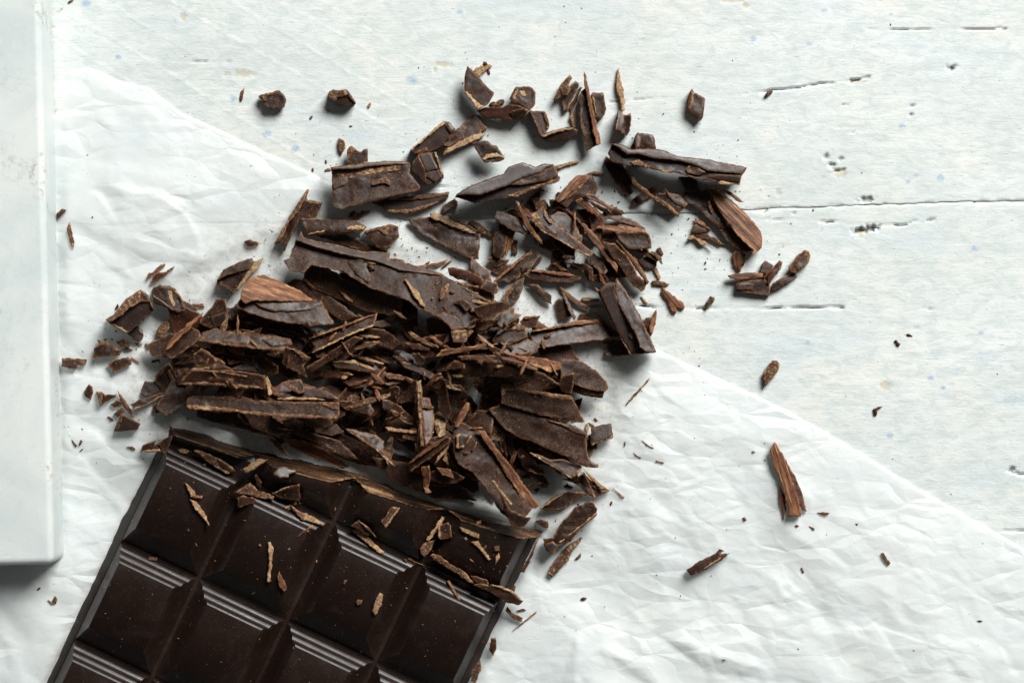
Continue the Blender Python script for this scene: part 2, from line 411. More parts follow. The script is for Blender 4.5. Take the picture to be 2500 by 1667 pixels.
def crumple(px, py, n, ang, stretch, amp, seed):
    """height of a creased sheet: flat facets between random crease points"""
    rs = np.random.RandomState(seed)
    L = 2600
    a = rs.uniform(-L, L, n); b = rs.uniform(-L, L, n) / stretch * 1.0
    ca, sa = math.cos(ang), math.sin(ang)
    k = int(n)
    pts = []
    a = rs.uniform(-2200, 2200, k); b = rs.uniform(-1700, 1700, k)
    h = rs.rand(k) ** 1.3 * amp
    vs = [Vector((x, y / 1.0)) for x, y in zip(a, b * stretch)]
    res = delaunay_2d_cdt(vs, [], [], 0, 1e-4)
    V = [(v.x, v.y / stretch, h[o[0]] if o else 0) for v, o in zip(res[0], res[3])]
    bv = BVHTree.FromPolygons([(v[0], v[1], v[2]) for v in V], [list(f) for f in res[2]])
    qx = ca * (px - CX) + sa * (py - CY); qy = -sa * (px - CX) + ca * (py - CY)
    out = np.zeros(px.size); dn = Vector((0, 0, -1))
    rc = bv.ray_cast
    for i, (x, y) in enumerate(zip(qx.ravel(), qy.ravel())):
        r = rc(Vector((x, y, 500)), dn)
        if r[0] is not None: out[i] = r[0].z
    return out.reshape(px.shape)

def blur(a, k=1):
    for _ in range(k):
        b = np.pad(a, 1, mode='edge'); a = (b[:-2, 1:-1] + b[2:, 1:-1] + b[1:-1, :-2] + b[1:-1, 2:] + 2 * b[1:-1, 1:-1]) / 6
    return a

def build_paper():
    px = np.concatenate([np.linspace(-500, -12, 10)[:-1], np.arange(-12, 2520, 6.2), np.linspace(2520, 3000, 12)[1:]])
    n = 262
    top = ptop(px)[None, :]; T = np.linspace(0, 1, n)[:, None] ** 1.12
    X = np.repeat(px[None, :], n, 0); Y = top + (2000 - top) * T
    Z = crumple(X, Y, 240, math.radians(33), 2.1, 19, 3)
    Z += crumple(X, Y, 700, math.radians(28), 1.7, 17.0, 5)
    Z += crumple(X, Y, 2600, math.radians(40), 1.5, 9.5, 9)
    Z += crumple(X, Y, 9000, math.radians(35), 1.4, 4.2, 12)
    Z = 0.8 * Z + 0.2 * blur(Z, 1)
    dedge = dist_poly(X, Y, PTOP, False)
    # the free border droops to the table from a soft ridge
    ridge = np.interp(X, [100, 400, 800, 1180, 1500, 2500], [30, 45, 44, 40, 95, 120])
    Z *= np.clip(dedge / 260, 0.0, 1) ** 0.75
    u = dedge / ridge
    Z += np.where(u < 1, u, np.exp(-(u - 1) * 1.1)) * 2.5 * vn(X / 160, Y * 0, 7) + 1.0
    # pressed flat under the bar, the pile and the slab
    flat = np.zeros_like(X)
    m = inside(X, Y, [(380,1080),(1330,1290),(1000,2000),(-50,2000)]); flat[m] = 1
    m = inside(X, Y, [(380,700),(700,560),(1500,700),(1500,1000),(1300,1250),(420,1080),(340,900)]); flat[m] = np.maximum(flat[m], 0.8)
    m = (X < 150) & (Y < 1365); flat[m] = 1
    for _ in range(4): flat = blur(flat, 2)
    Z *= 1 - 0.8 * flat
    Z = np.maximum(Z, 0) + 1.5
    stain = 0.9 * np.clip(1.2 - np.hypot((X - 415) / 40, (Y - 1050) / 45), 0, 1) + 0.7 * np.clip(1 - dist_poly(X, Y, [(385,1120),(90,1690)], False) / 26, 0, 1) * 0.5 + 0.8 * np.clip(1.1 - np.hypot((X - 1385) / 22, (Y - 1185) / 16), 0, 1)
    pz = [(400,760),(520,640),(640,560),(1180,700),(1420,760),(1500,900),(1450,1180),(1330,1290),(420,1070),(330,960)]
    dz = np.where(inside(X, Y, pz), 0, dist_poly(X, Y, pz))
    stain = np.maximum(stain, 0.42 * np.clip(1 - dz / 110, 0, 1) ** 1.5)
    global PAPER
    PAPER = (px, top[0], n, Z)
    return grid_mesh('parchment_paper', X, Y, Z, dict(stain=np.clip(stain, 0, 1)))
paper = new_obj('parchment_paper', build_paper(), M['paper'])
tag(paper, 'crumpled translucent white baking paper lying under the chocolate', 'paper')

# ---------------------------------------------------------------- marble slab
def build_slab():
    bm = bmesh.new()
    a = math.atan2(34, 1370)
    top = 150
    # plan corners on the table plane; the right side leans 1.4 degrees
    pl = [(-260, -260), (119.9, -260), (160.0, 1364.0), (-260, 1374.0)]
    vb = [bm.verts.new((x, y, 3)) for x, y in pl]; vt = [bm.verts.new((x, y, top)) for x, y in pl]
    bm.faces.new(vb); bm.faces.new(vt[::-1])
    for i in range(4): bm.faces.new((vb[i], vt[i], vt[(i + 1) % 4], vb[(i + 1) % 4]))
    bmesh.ops.recalc_face_normals(bm, faces=bm.faces[:])
    vert_e = [e for e in bm.edges if abs(e.verts[0].co.z - e.verts[1].co.z) > 10]
    bmesh.ops.bevel(bm, geom=vert_e, offset=20, segments=6, affect='EDGES', profile=0.5)
    rim = [e for e in bm.edges if e.verts[0].co.z > top - 1 and e.verts[1].co.z > top - 1]
    bmesh.ops.bevel(bm, geom=rim, offset=17, segments=6, affect='EDGES', profile=0.5)
    bmesh.ops.triangulate(bm, faces=[f for f in bm.faces if len(f.verts) > 4])
    long_ = [e for e in bm.edges if e.calc_length() > 120]
    for _ in range(8):
        long_ = [e for e in bm.edges if e.calc_length() > 24]
        if not long_ or len(bm.verts) > 40000: break
        bmesh.ops.subdivide_edges(bm, edges=long_, cuts=1, use_grid_fill=False)
    lay = bm.verts.layers.float.new('edge')
    for v in bm.verts:
        x, y, z = v.co
        d_ = min(abs(np.interp(y, [-260, 1364], [119.9, 160]) - x), abs(1370 - y))
        v[lay] = max(0.0, 1 - d_ / 40.0)
        # on the table the slab is a true box: undo the perspective squeeze
        v.co = Vector(((x - CX) * U, -(y - CY) * U, z * U))
    bmesh.ops.recalc_face_normals(bm, faces=bm.faces[:])
    me = bpy.data.meshes.new('marble_slab'); bm.to_mesh(me); bm.free()
    for p in me.polygons: p.use_smooth = True
    try: me.set_sharp_from_angle(angle=math.radians(35))
    except Exception: pass
    return me
slab = new_obj('marble_slab', build_slab(), M['marble'])
tag(slab, 'white marble slab with stained rounded edge along the left of the paper', 'marble slab')
# ---------------------------------------------------------------- chocolate bar
TH = math.radians(25.4)
UX, UY = math.cos(TH), math.sin(TH)
VX, VY = -UY, UX
AX, AY = 598.5, 1172.7
PU, PV = 238.0, 266.0
BZ, GZ, TZ = 5.0, 34.0, 84.0
def ab(a, b): return AX + a * UX + b * VX, AY + a * UY + b * VY
def to_ab(x, y):
    dx, dy = x - AX, y - AY
    return dx * UX + dy * UY, dx * VX + dy * VY
def _profile():
    p = [(0.0, 0.0), (3.0, 0.0)]; cr = [3.0]
    def seg(run, deg): p.append((p[-1][0] + run, p[-1][1] + run * math.tan(math.radians(deg))))
    for riser, arc in ((2.0, 14.0), (2.5, 14.0), (3.5, 9.0)):
        seg(riser, 60)
        for q in range(13):
            u = -1 + 2 * (q + 0.5) / 13
            seg(arc / 13, 24.5 - (math.copysign(abs(u) ** 1.9, u) * (32 if u < 0 else 22)))
        cr.append(p[-1][0])
    k = (TZ - GZ) / p[-1][1]
    return [(round(a, 3), GZ + b * k) for a, b in p], [round(c, 3) for c in cr[:-1]]
PROF, CREASE = _profile()
PT = [p[0] for p in PROF]; PZ = [p[1] for p in PROF]
def zprof(a, b):
    ta = abs(((a / PU) + 0.5) % 1.0 - 0.5) * PU; tb = abs(((b / PV) + 0.5) % 1.0 - 0.5) * PV
    return float(np.interp(min(ta, tb), PT, PZ))
# knife cut across the bar: inner line (top) and outer line (foot)
CUT = [(-216, -13), (-120, -27), (0, -47), (120, -70), (250, -97), (360, -113), (471, -130), (600, -147), (716, -167)]
def bcut(a): return np.interp(a, [c[0] for c in CUT], [c[1] for c in CUT])
def cutw(a): return np.interp(a, [-216, -150, 50, 200, 270, 360, 544, 640, 716], [31, 34, 34, 38, 38, 29, 23, 28, 32])
A0, A1 = -238.0, 714.0

bar = empty('chocolate_bar', P(*ab(238, 265), BZ)); tag(bar, 'large dark chocolate bar with moulded squares and one roughly cut end', 'chocolate bar')
bar_loc = Vector(bar.location)
def bar_mesh(name, bm, mats, smooth=True):
    for v in bm.verts:
        x, y = ab(v.co.x, v.co.y)
        v.co = Vector(P(x, y, v.co.z)) - bar_loc
    bmesh.ops.recalc_face_normals(bm, faces=bm.faces[:])
    me = bpy.data.meshes.new(name); bm.to_mesh(me); bm.free()
    for p in me.polygons: p.use_smooth = smooth
    return new_obj(name, me, mats, bar)

# base plate with a thin spread flange either side
bm = bmesh.new()
BEND = 3 * PV
na = 120
cols = np.linspace(A0 + 14, A1 - 14, na)
def foot(a): return bcut(a) - cutw(a)
rings = []
bs = np.linspace(0, 1, 60)
sec = [(2, BZ), (5, BZ + 3), (8, BZ + 7), (22, GZ - 4), (24, GZ - 2.6), (27, GZ - 2)]
for side, a_edge, sg in ((0, A0 + 4, 1), (1, A1 - 4, -1)):
    prev = None
    for t in bs:
        b0 = bcut(a_edge) - 22
        b = b0 + (BEND - b0) * t
        wv = 3.0 * (vn(b / 33, side * 9.0, 2) - 0.5) + 2.5 * (vn(b / 9, side * 5.0, 4) - 0.5)
        row = [bm.verts.new((a_edge + sg * (o + (wv if i < 3 else 0)), b, z)) for i, (o, z) in enumerate(sec)]
        if prev:
            for i in range(len(sec) - 1): bm.faces.new((prev[i], row[i], row[i + 1], prev[i + 1]))
        prev = row
# top of the base (floor of the grooves) and underside
prev = None
for a in np.linspace(A0 + 30, A1 - 30, 60):
    b0 = bcut(a)
    row = [bm.verts.new((a, b0, GZ - 2)), bm.verts.new((a, BEND, GZ - 2))]
    if prev: bm.faces.new((prev[0], row[0], row[1], prev[1]))
    prev = row
vs = [bm.verts.new((a, b, BZ)) for a, b in ((A0 + 6, foot(A0)), (A0 + 6, BEND), (A1 - 6, BEND), (A1 - 6, foot(A1)))]
bm.faces.new(vs)
bar_mesh('base', bm, M['bar'])

def square_bm(c, r):
    bm = bmesh.new()
    a0, a1 = (c - 1) * PU, c * PU; b0, b1 = r * PV, (r + 1) * PV
    prev = None; mit = set()
    for i, (t, z) in enumerate(PROF):
        # the two cross sides are stepped, the two long sides are plain slopes
        tu = 5 + 41 * (z - GZ) / (TZ - GZ) + 1.5 * math.sin((z - GZ) / (TZ - GZ) * 6.283)
        tb_ = 6 + 40 * (z - GZ) / (TZ - GZ)
        tl = 27 + tu * 0.42 if c == 0 else tu; tr = 27 + tu * 0.42 if c == 3 else tu
        ring = [bm.verts.new(p) for p in ((a0 + tl, b0 + t, z), (a1 - tr, b0 + t, z), (a1 - tr, b1 - tb_, z), (a0 + tl, b1 - tb_, z))]
        if prev:
            for k in range(4):
                bm.faces.new((prev[k], prev[(k + 1) % 4], ring[(k + 1) % 4], ring[k]))
            for k in range(4):
                e = bm.edges.get((prev[k], ring[k])); e.smooth = False
        if i == len(PROF) - 1:
            for k in (1, 3): bm.edges.get((ring[k], ring[(k + 1) % 4])).smooth = False
        if t in CREASE:
            for k in range(4): bm.edges.get((ring[k], ring[(k + 1) % 4])).smooth = False
        prev = ring
    bm.faces.new(prev)
    k1, k2 = math.sin(c * 5.3 + r * 2.7) * 0.011, math.cos(c * 3.1 + r * 4.9) * 0.011
    for v in bm.verts: v.co.z += (k1 * (v.co.x - (a0 + a1) / 2) + k2 * (v.co.y - (b0 + b1) / 2)) * (v.co.z > GZ + 0.5)
    for v in bm.verts: v.co.z += 0.5 * (float(vn(v.co.x / 90 + c * 3.1, v.co.y / 90 + r * 5.7)) - 0.5)
    return bm
for r in range(-1, 3):
    for c in range(0, 4):
        a0, a1 = (c - 1) * PU, c * PU
        if r == -1 and c == 0: continue
        if ab(a0, r * PV)[1] > 2050 and ab(a1, r * PV)[1] > 2050: continue
        bm = square_bm(c, r)
        if r == -1:
            am = (a0 + a1) / 2
            s_ = (bcut(a1) - bcut(a0)) / PU
            wd = cutw(am)
            n_ = Vector((s_, -1, wd / (TZ - BZ))).normalized()
            geom = bm.verts[:] + bm.edges[:] + bm.faces[:]
            bmesh.ops.bisect_plane(bm, geom=geom, plane_co=(am, bcut(am), TZ), plane_no=n_, clear_outer=True, dist=0.01)
        o = bar_mesh('chocolate_square', bm, M['bar'])
# the broken end itself: a rough sloping face that follows the moulded profile
def cut_face():
    n, m = 320, 16
    X = np.zeros((m, n)); Y = np.zeros((m, n)); Z = np.zeros((m, n)); E = np.zeros((m, n))
    for i, a in enumerate(np.linspace(A0 + 10, A1 - 4, n)):
        bc = bcut(a); wd = cutw(a)
        zt = 30.0
        # top of this slice: march from the foot until the moulded surface is met
        for q in np.linspace(1, 0, 60):
            z = BZ + (TZ - BZ) * (1 - q); b = bc - wd * q
            if z >= zprof(a, b) or (a < A0 + 30 and z > BZ + (a - A0 - 8) * 1.4): zt = z; break
        else: zt = TZ
        for j in range(m):
            f = j / (m - 1)
            z = BZ + (zt + 1.2 - BZ) * (1 - f)
            q = 1 - (z - BZ) / (TZ - BZ)
            b = bc - wd * q
            bulge = 5.5 * (float(vn(a / 60, f * 2.2, 1)) - 0.45) + 4.0 * (float(vn(a / 22, f * 5, 2)) - 0.5) + 2.0 * (float(vn(a / 5, f * 9, 3)) - 0.5)
            if j == 0: bulge = 1.5 * float(vn(a / 6, 0, 5))
            x, y = ab(a, b - 1.0 - max(bulge, -1.5))
            X[j, i], Y[j, i], Z[j, i] = x, y, z + max(bulge, -1) * 0.5
            E[j, i] = 1.0 if j == 0 or j == m - 1 else (0.35 if j == 1 else 0)
    me = grid_mesh('broken_face', X, Y, Z, dict(edge=E))
    return me
cf = cut_face()
me_off = np.zeros(len(cf.vertices) * 3); cf.vertices.foreach_get('co', me_off)
# local frame: along the cut, so that the fibres run along it
cutang = -math.atan2(ab(716, -200)[1] - ab(-216, -18)[1], ab(716, -200)[0] - ab(-216, -18)[0])
R_ = Matrix.Rotation(cutang, 4, 'Z')
co = me_off.reshape(-1, 3); base = np.array(bar_loc)
Ri = np.array(R_.inverted().to_3x3())
cf.vertices.foreach_set('co', ((co - base) @ Ri.T).ravel())
M['cut'] = None
def mat_cut():
    t = NT('cut_chocolate'); v = t.coord(); vs = t.coord((0.07, 1, 1))
    n1 = t.noise(vs, 620, 5, 0.62, 0.5)
    col = t.ramp(n1, [(0.40, (0.024, 0.012, 0.009)), (0.49, (0.050, 0.026, 0.016)), (0.57, (0.12, 0.052, 0.024)), (0.62, (0.32, 0.18, 0.085)), (0.69, (0.44, 0.27, 0.14))])
    b = t.bump(n1, 0.0007, 0.8); b = t.bump(t.noise(v, 2500, 4), 0.0002, 0.6, b)
    return choc_finish(t, v, col, 0.5, b, 0.6, (0.40, 0.25, 0.13))
M['cut'] = mat_cut()
o = new_obj('broken_face', cf, M['cut'], bar); o.rotation_euler = (0, 0, cutang)
tag(o, 'rough cut end with tan fibrous streaks')

# ---------------------------------------------------------------- support heights for stacking
HS = 4.0
hx = np.arange(-60, 2560, HS); hy = np.arange(-60, 1740, HS)
HX, HY = np.meshgrid(hx, hy)
def paper_h(x, y):
    px, top, n, Z = PAPER
    j = np.clip(np.searchsorted(px, x) - 1, 0, len(px) - 2); fx = np.clip((x - px[j]) / (px[j + 1] - px[j]), 0, 1)
    tp = top[j] * (1 - fx) + top[j + 1] * fx
    r = np.clip((y - tp) / (2000 - tp), 0, 1) ** (1 / 1.12) * (n - 1)
    i = np.clip(r.astype(int), 0, n - 2); fy = r - i
    return (Z[i, j] * (1 - fx) + Z[i, j + 1] * fx) * (1 - fy) + (Z[i + 1, j] * (1 - fx) + Z[i + 1, j + 1] * fx) * fy
HM = np.where(HY > ptop(HX), paper_h(HX, HY) + 0.3, -3.5)
aa = (HX - AX) * UX + (HY - AY) * UY; bb = (HX - AX) * VX + (HY - AY) * VY
m_bar = (aa > A0) & (aa < A1) & (bb > bcut(aa) - cutw(aa))
zt = np.interp(np.minimum(np.abs(((aa / PU) + 0.5) % 1.0 - 0.5) * PU, np.abs(((bb / PV) + 0.5) % 1.0 - 0.5) * PV), PT, PZ)
zt = np.where(bb < bcut(aa), BZ + (TZ - BZ) * np.clip(1 - (bcut(aa) - bb) / cutw(aa), 0, 1), zt)
HM = np.where(m_bar, zt, HM)

REG = {'A': (600,120,4.612), 'B': (1000,120,4.612), 'C': (1400,120,4.612), 'D': (640,380,4.612), 'E': (1080,380,4.612), 'F': (1540,380,4.612),
       'G': (140,620,4.612), 'H': (480,600,4.612), 'I': (900,600,4.612), 'J': (1260,600,4.612), 'K': (140,880,4.612), 'L': (420,860,4.612),
       'M': (840,860,4.612), 'N': (1120,900,4.612), 'O': (0,1000,2.351), 'P': (300,1040,3.92), 'Q': (800,1140,3.92), 'R': (1250,1000,2.904),
       'S': (1700,0,2.904), 'T': (0,0,2.904), 'U': (1700,540,2.904), 'V': (1700,1080,2.671), 'X': (0,0,1.0)}
LD = (0.50, -0.866)      # towards the window, on the picture plane

def pts_of(reg, s):
    ox, oy, k = REG[reg]
    return [(ox + float(p.split(',')[0]) / k, oy + float(p.split(',')[1]) / k) for p in s.split()]

def area_c(poly):
    A = cx = cy = 0
    for i in range(len(poly)):
        x0, y0 = poly[i]; x1, y1 = poly[(i + 1) % len(poly)]
        c = x0 * y1 - x1 * y0; A += c; cx += (x0 + x1) * c; cy += (y0 + y1) * c
    return A / 2, cx / (3 * A), cy / (3 * A)

def prism(poly, topf, botf, rs, jag=1.3, step=6.0, rough=1.0, kind='s', ang=0.0, spacing=5.5, rim=1.6):
    """solid with a lively top surface over the outline poly; topf/botf give heights on the table plane.
    returns verts (px, py, z), faces, smooth flags, edge values"""
    A, cx, cy = area_c(poly)
    if A < 0: poly = poly[::-1]; A = -A
    out = []
    n = len(poly)
    for i in range(n):
        x0, y0 = poly[i]; x1, y1 = poly[(i + 1) % n]
        L = math.hypot(x1 - x0, y1 - y0)
        if L < 0.3: continue
        k = max(1, int(L / step)); nx, ny = (y1 - y0) / L, -(x1 - x0) / L
        ph = rs.rand() * 50
        for j in range(k):
            t = j / k
            o = 0 if j == 0 else jag * (1.5 * (rs.rand() - 0.5) + 1.3 * (float(vn(ph + j * 0.31, i, 2)) - 0.5))
            out.append((x0 + (x1 - x0) * t + nx * o, y0 + (y1 - y0) * t + ny * o))
    O = np.array(out); m = len(O)
    # ring just inside the outline, then jittered interior points
    nxt = np.roll(O, -1, 0); prv = np.roll(O, 1, 0); tg = nxt - prv
    tg /= (np.linalg.norm(tg, axis=1, keepdims=True) + 1e-9)
    inn = O + np.stack([-tg[:, 1], tg[:, 0]], 1) * 2.6
    cand = [inn]
    minx, miny = O.min(0); maxx, maxy = O.max(0)
    sp = max(spacing, math.sqrt(A / 1500))
    gx, gy = np.meshgrid(np.arange(minx, maxx, sp), np.arange(miny, maxy, sp))
    g = np.stack([gx.ravel(), gy.ravel()], 1)
    g += (rs.rand(*g.shape) - 0.5) * sp * 0.7
    cand.append(g)
    c_in = cand[0][inside(cand[0][:, 0], cand[0][:, 1], out)]
    if len(c_in): c_in = c_in[dist_poly(c_in[:, 0], c_in[:, 1], out) > 1.9]
    c_g = g[inside(g[:, 0], g[:, 1], out)] if len(g) else g
    if len(c_g): c_g = c_g[dist_poly(c_g[:, 0], c_g[:, 1], out) > 4.6]
    allp = np.concatenate([O, c_in, c_g])
    try:
        res = delaunay_2d_cdt([Vector(p) for p in allp], [], [list(range(m))], 1, 1e-3)
    except Exception:
        return None
    V2 = np.array([(v.x, v.y) for v in res[0]]); tris = [f for f in res[2] if len(f) == 3]
    if not tris: return None
    dd = dist_poly(V2[:, 0], V2[:, 1], out)
    onb = dd < 0.35
    x, y = V2[:, 0], V2[:, 1]
    ca, sa = math.cos(ang), math.sin(ang)
    u = ca * (x - cx) + sa * (y - cy); v = -sa * (x - cx) + ca * (y - cy)
    sd = rs.rand() * 90
    if kind == 'g': h = 2.3 * (vn(u / 75 + sd, v / 4.5 + sd) - 0.5) + 2.5 * (vn(u / 120 + sd, v / 14 + sd, 2) - 0.5)
    elif kind in 'dt': h = 2.2 * (vn(x / 6 + sd, y / 6, 1) - 0.5) + 2.0 * (vn(x / 18 + sd, y / 18, 2) - 0.5)
    elif kind == 'o': h = 0.9 * (vn(x / 40 + sd, y / 40, 1) - 0.5)
    else:
        nz = vn(x / 38 + sd, y / 30 + sd, 1) * 4.2; fr = nz - np.floor(nz)
        h = 2.0 * (np.floor(nz) + np.clip((fr - 0.84) / 0.16, 0, 1) - 2) * 0.8 + 0.8 * (vn(x / 9 + sd, y / 9, 3) - 0.5) + 1.2 * (vn(x / 70 + sd, y / 70, 4) - 0.5)
    zt_ = topf(x, y) + rough * h * np.clip(dd / 6, 0.25, 1) - rim * np.clip(1 - dd / 2.6, 0, 1)
    edge = np.clip(1 - dd / 3.1, 0, 1)
    nv = len(V2)
    verts = [(x[i], y[i], zt_[i]) for i in range(nv)]
    faces = [list(f) for f in tris]; smooth = [True] * len(faces)
    # skirt down to the underside; boundary order from the triangles
    cnt = {}
    for f in faces:
        for i in range(3):
            a, b = f[i], f[(i + 1) % 3]; cnt[(a, b)] = 1
    bd = [(a, b) for (a, b) in cnt if (b, a) not in cnt]
    mid = {}; low = {}
    edge = list(edge)
    for a, b in bd:
        for q in (a, b):
            if q in mid: continue
            zb = float(botf(x[q], y[q]))
            ox = (cx - x[q]) * 0.02 * rs.rand(); oy = (cy - y[q]) * 0.02 * rs.rand()
            mid[q] = len(verts); zm = zt_[q] + (zb - zt_[q]) * (0.35 + 0.3 * rs.rand())
            verts.append((x[q] + (rs.rand() - 0.5) * 2.2, y[q] + (rs.rand() - 0.5) * 2.2, zm)); edge.append(0.25 * rs.rand())
            low[q] = len(verts); verts.append((x[q] + ox, y[q] + oy, zb)); edge.append(0.1)
    for a, b in bd:
        faces.append([b, a, mid[a], mid[b]]); smooth.append(False)
        faces.append([mid[b], mid[a], low[a], low[b]]); smooth.append(False)
    # underside
    for f in tris:
        if all(q in low for q in f): faces.append([low[f[2]], low[f[1]], low[f[0]]]); smooth.append(False)
    return verts, faces, smooth, edge

def to_mesh(name, data, loc, ang):
    verts, faces, smooth, edge = data
    ca, sa = math.cos(-ang), math.sin(-ang)
    co = []
    for x, y, z in verts:
        X, Y, Z = P(x, y, z); X -= loc[0]; Y -= loc[1]; Z -= loc[2]
        co.append((X * ca - Y * sa, X * sa + Y * ca, Z))
    me = bpy.data.meshes.new(name); me.from_pydata(co, [], faces)
    me.polygons.foreach_set('use_smooth', smooth)
    at = me.attributes.new('edge', 'FLOAT', 'POINT'); at.data.foreach_set('value', np.array(edge, np.float32))
    return me

def main_axis(poly):
    a = np.array(poly); a = a - a.mean(0)
    # weight by edge length
    e = np.roll(a, -1, 0) - a; L = np.linalg.norm(e, axis=1)
    ang2 = np.arctan2(e[:, 1], e[:, 0]) * 2
    return 0.5 * math.atan2((np.sin(ang2) * L).sum(), (np.cos(ang2) * L).sum())

PART = {'t': 'pale_edge', 'd': 'dusty_edge', 'g': 'grained_face', 'o': 'glossy_face', 's': 'flake', 'r': 'flake'}
THINGS = []     # (object, centroid, polygon, kind, area)
MAXZ = 260.0
def shard(reg, kind, th, k, outline, label=None, facets=(), lift=0.0, fit=0.75, name=None, cat=None, group=None, curl=None, seed=None, rough=1.0, jag=None, ang=None, maxslope=0.42):
    global HM
    poly = pts_of(reg, outline) if isinstance(outline, str) else outline
    A, cx, cy = area_c(poly)
    per = sum(math.hypot(poly[i][0] - poly[i - 1][0], poly[i][1] - poly[i - 1][1]) for i in range(len(poly)))
    if abs(A) < 900: th = min(th, max(2.2, 2.2 * abs(A) / per))
    rs = np.random.RandomState((seed if seed is not None else len(THINGS) * 13 + 5) % 100000)
    axis = main_axis(poly) if ang is None else ang
    # support under the outline
    xs_, ys_ = [p[0] for p in poly], [p[1] for p in poly]
    i0, i1 = max(0, int((min(ys_) - hy[0]) / HS)), min(len(hy), int((max(ys_) - hy[0]) / HS) + 2)
    j0, j1 = max(0, int((min(xs_) - hx[0]) / HS)), min(len(hx), int((max(xs_) - hx[0]) / HS) + 2)
    sx = sy = 0.0; top_c = th
    px, py = HX[i0:i1, j0:j1], HY[i0:i1, j0:j1]
    mk = inside(px, py, poly) if px.size else np.zeros((0, 0), bool)
    if mk.sum() < 3:
        ii = min(max(int((cy - hy[0]) / HS), 0), len(hy) - 1); jj = min(max(int((cx - hx[0]) / HS), 0), len(hx) - 1)
        base = HM[ii, jj]
    else:
        hz = HM[i0:i1, j0:j1][mk]; X_, Y_ = px[mk] - cx, py[mk] - cy
        if mk.sum() > 8:
            G = np.stack([X_, Y_, np.ones_like(X_)], 1)
            reg_ = G.T @ G + np.diag([40.0 * mk.sum(), 40.0 * mk.sum(), 0])
            sx, sy, _ = np.linalg.solve(reg_, G.T @ hz); sx *= fit; sy *= fit
        sx -= k * LD[0]; sy -= k * LD[1]
        sl = math.hypot(sx, sy)
        lim = max(maxslope, abs(k))
        if sl > lim: sx *= lim / sl; sy *= lim / sl
        base = np.percentile(hz - sx * X_ - sy * Y_, 93)
    c0 = min(base + lift + th, MAXZ)
    crv = (rs.rand() - 0.35) * 3.0 if curl is None else curl
    ca, sa = math.cos(axis), math.sin(axis)
    hw = max(3.0, max(abs(-sa * (x - cx) + ca * (y - cy)) for x, y in poly))
    def topf(x, y):
        v = (-sa * (x - cx) + ca * (y - cy)) / hw
        return c0 + sx * (x - cx) + sy * (y - cy) + crv * (v * v)
    def botf(x, y): return topf(x, y) - th
    elong = 0
    if jag is None: jag = {'o': 0.8, 's': 1.5, 'r': 1.4, 'g': 2.0, 'd': 2.4, 't': 2.4}[kind]
    jag = min(jag, 0.06 * math.sqrt(abs(A)) + 0.25)
    small = abs(A) < 700
    data = prism(poly, topf, botf, rs, jag, 6.0 if not small else 4.5, rough if not small else 0.5, kind, axis, 4.6 if abs(A) < 9000 else 5.5, 0.8 if not small else 0.5)
    if data is None: print('FAILED', reg, outline[:40]); return None
    ang_w = -axis
    loc = P(cx, cy, c0 - th)
    per = sum(math.hypot(poly[i][0] - poly[i - 1][0], poly[i][1] - poly[i - 1][1]) for i in range(len(poly)))
    slim = per * per / (4 * math.pi * abs(A))
    if name is None:
        name = 'chocolate_flake' if abs(A) < 420 and slim < 2.9 else 'chocolate_chunk' if th >= 34 and abs(A) > 900 else ('chocolate_sliver' if slim > 2.9 else ('chocolate_shard' if abs(A) > 4500 else 'chocolate_shaving'))
    me = to_mesh(name, data, loc, ang_w)
    o = new_obj(name, me, M[kind]); o.location = loc; o.rotation_euler = (0, 0, ang_w)
    tag(o, label, cat or name.replace('_', ' '), group)
    THINGS.append([o, (cx, cy), poly, kind, abs(A), c0])
    for fc in facets:
        fk, fkk, fpts = fc[0], fc[1], fc[2]; dz = fc[3] if len(fc) > 3 else 1.6
        fp = pts_of(reg, fpts)
        fA, fx, fy = area_c(fp)
        tx, ty = -fkk * LD[0], -fkk * LD[1]
        mn = min(tx * (x - fx) + ty * (y - fy) for x, y in fp)
        def ft(x, y): return topf(x, y) + dz + tx * (x - fx) + ty * (y - fy) - mn
        def fb(x, y): return topf(x, y) - 2.5
        fd = prism(fp, ft, fb, rs, {'o': 0.8, 's': 1.3, 'r': 1.3, 'g': 1.6, 'd': 2.2, 't': 2.0}[fk], 5.0, 0.8, fk, axis, 5.0, 1.0)
        if fd is None: continue
        fo = new_obj(PART[fk], to_mesh(PART[fk], fd, loc, ang_w), M[fk], o)
    if mk.sum() >= 1:
        t = topf(px, py); sub = HM[i0:i1, j0:j1]
        sub[mk] = np.maximum(sub[mk], np.minimum(t, 300)[mk])
    return o
# ---------------------------------------------------------------- the shards, bottom layers first
S = shard
# loose pieces on the boards, top
S('A','s',18,.10,"145,545 150,525 380,465 395,485 440,530 457,575 440,640 440,655 375,668 245,668 200,610 205,580","lone rounded shard with one straight tan edge, leftmost of the two lumps on bare boards",[('d',0,"145,545 150,525 380,465 390,485 250,525 230,600 205,590 205,575")],8)
S('A','o',34,-.15,"925,520 940,480 985,455 1030,465 1110,460 1130,453 1160,480 1240,605 1235,620 1130,640 1060,635 1000,610 930,540","small faceted chunk with dark glossy end, lying alone on the upper boards",[('d',.12,"925,520 940,480 985,455 1030,465 1110,460 1130,453 1130,535 1030,540 1000,605 935,540"),('t',.2,"1085,475 1128,456 1148,500 1128,535 1105,515",3),('s',.25,"1130,453 1160,480 1240,605 1215,600 1145,525")])
S('T','d',7,0,"1702,715 1705,660 1732,622 1728,660 1716,716","thin pointed splinter beside the blue paint spot on the upper left boards")
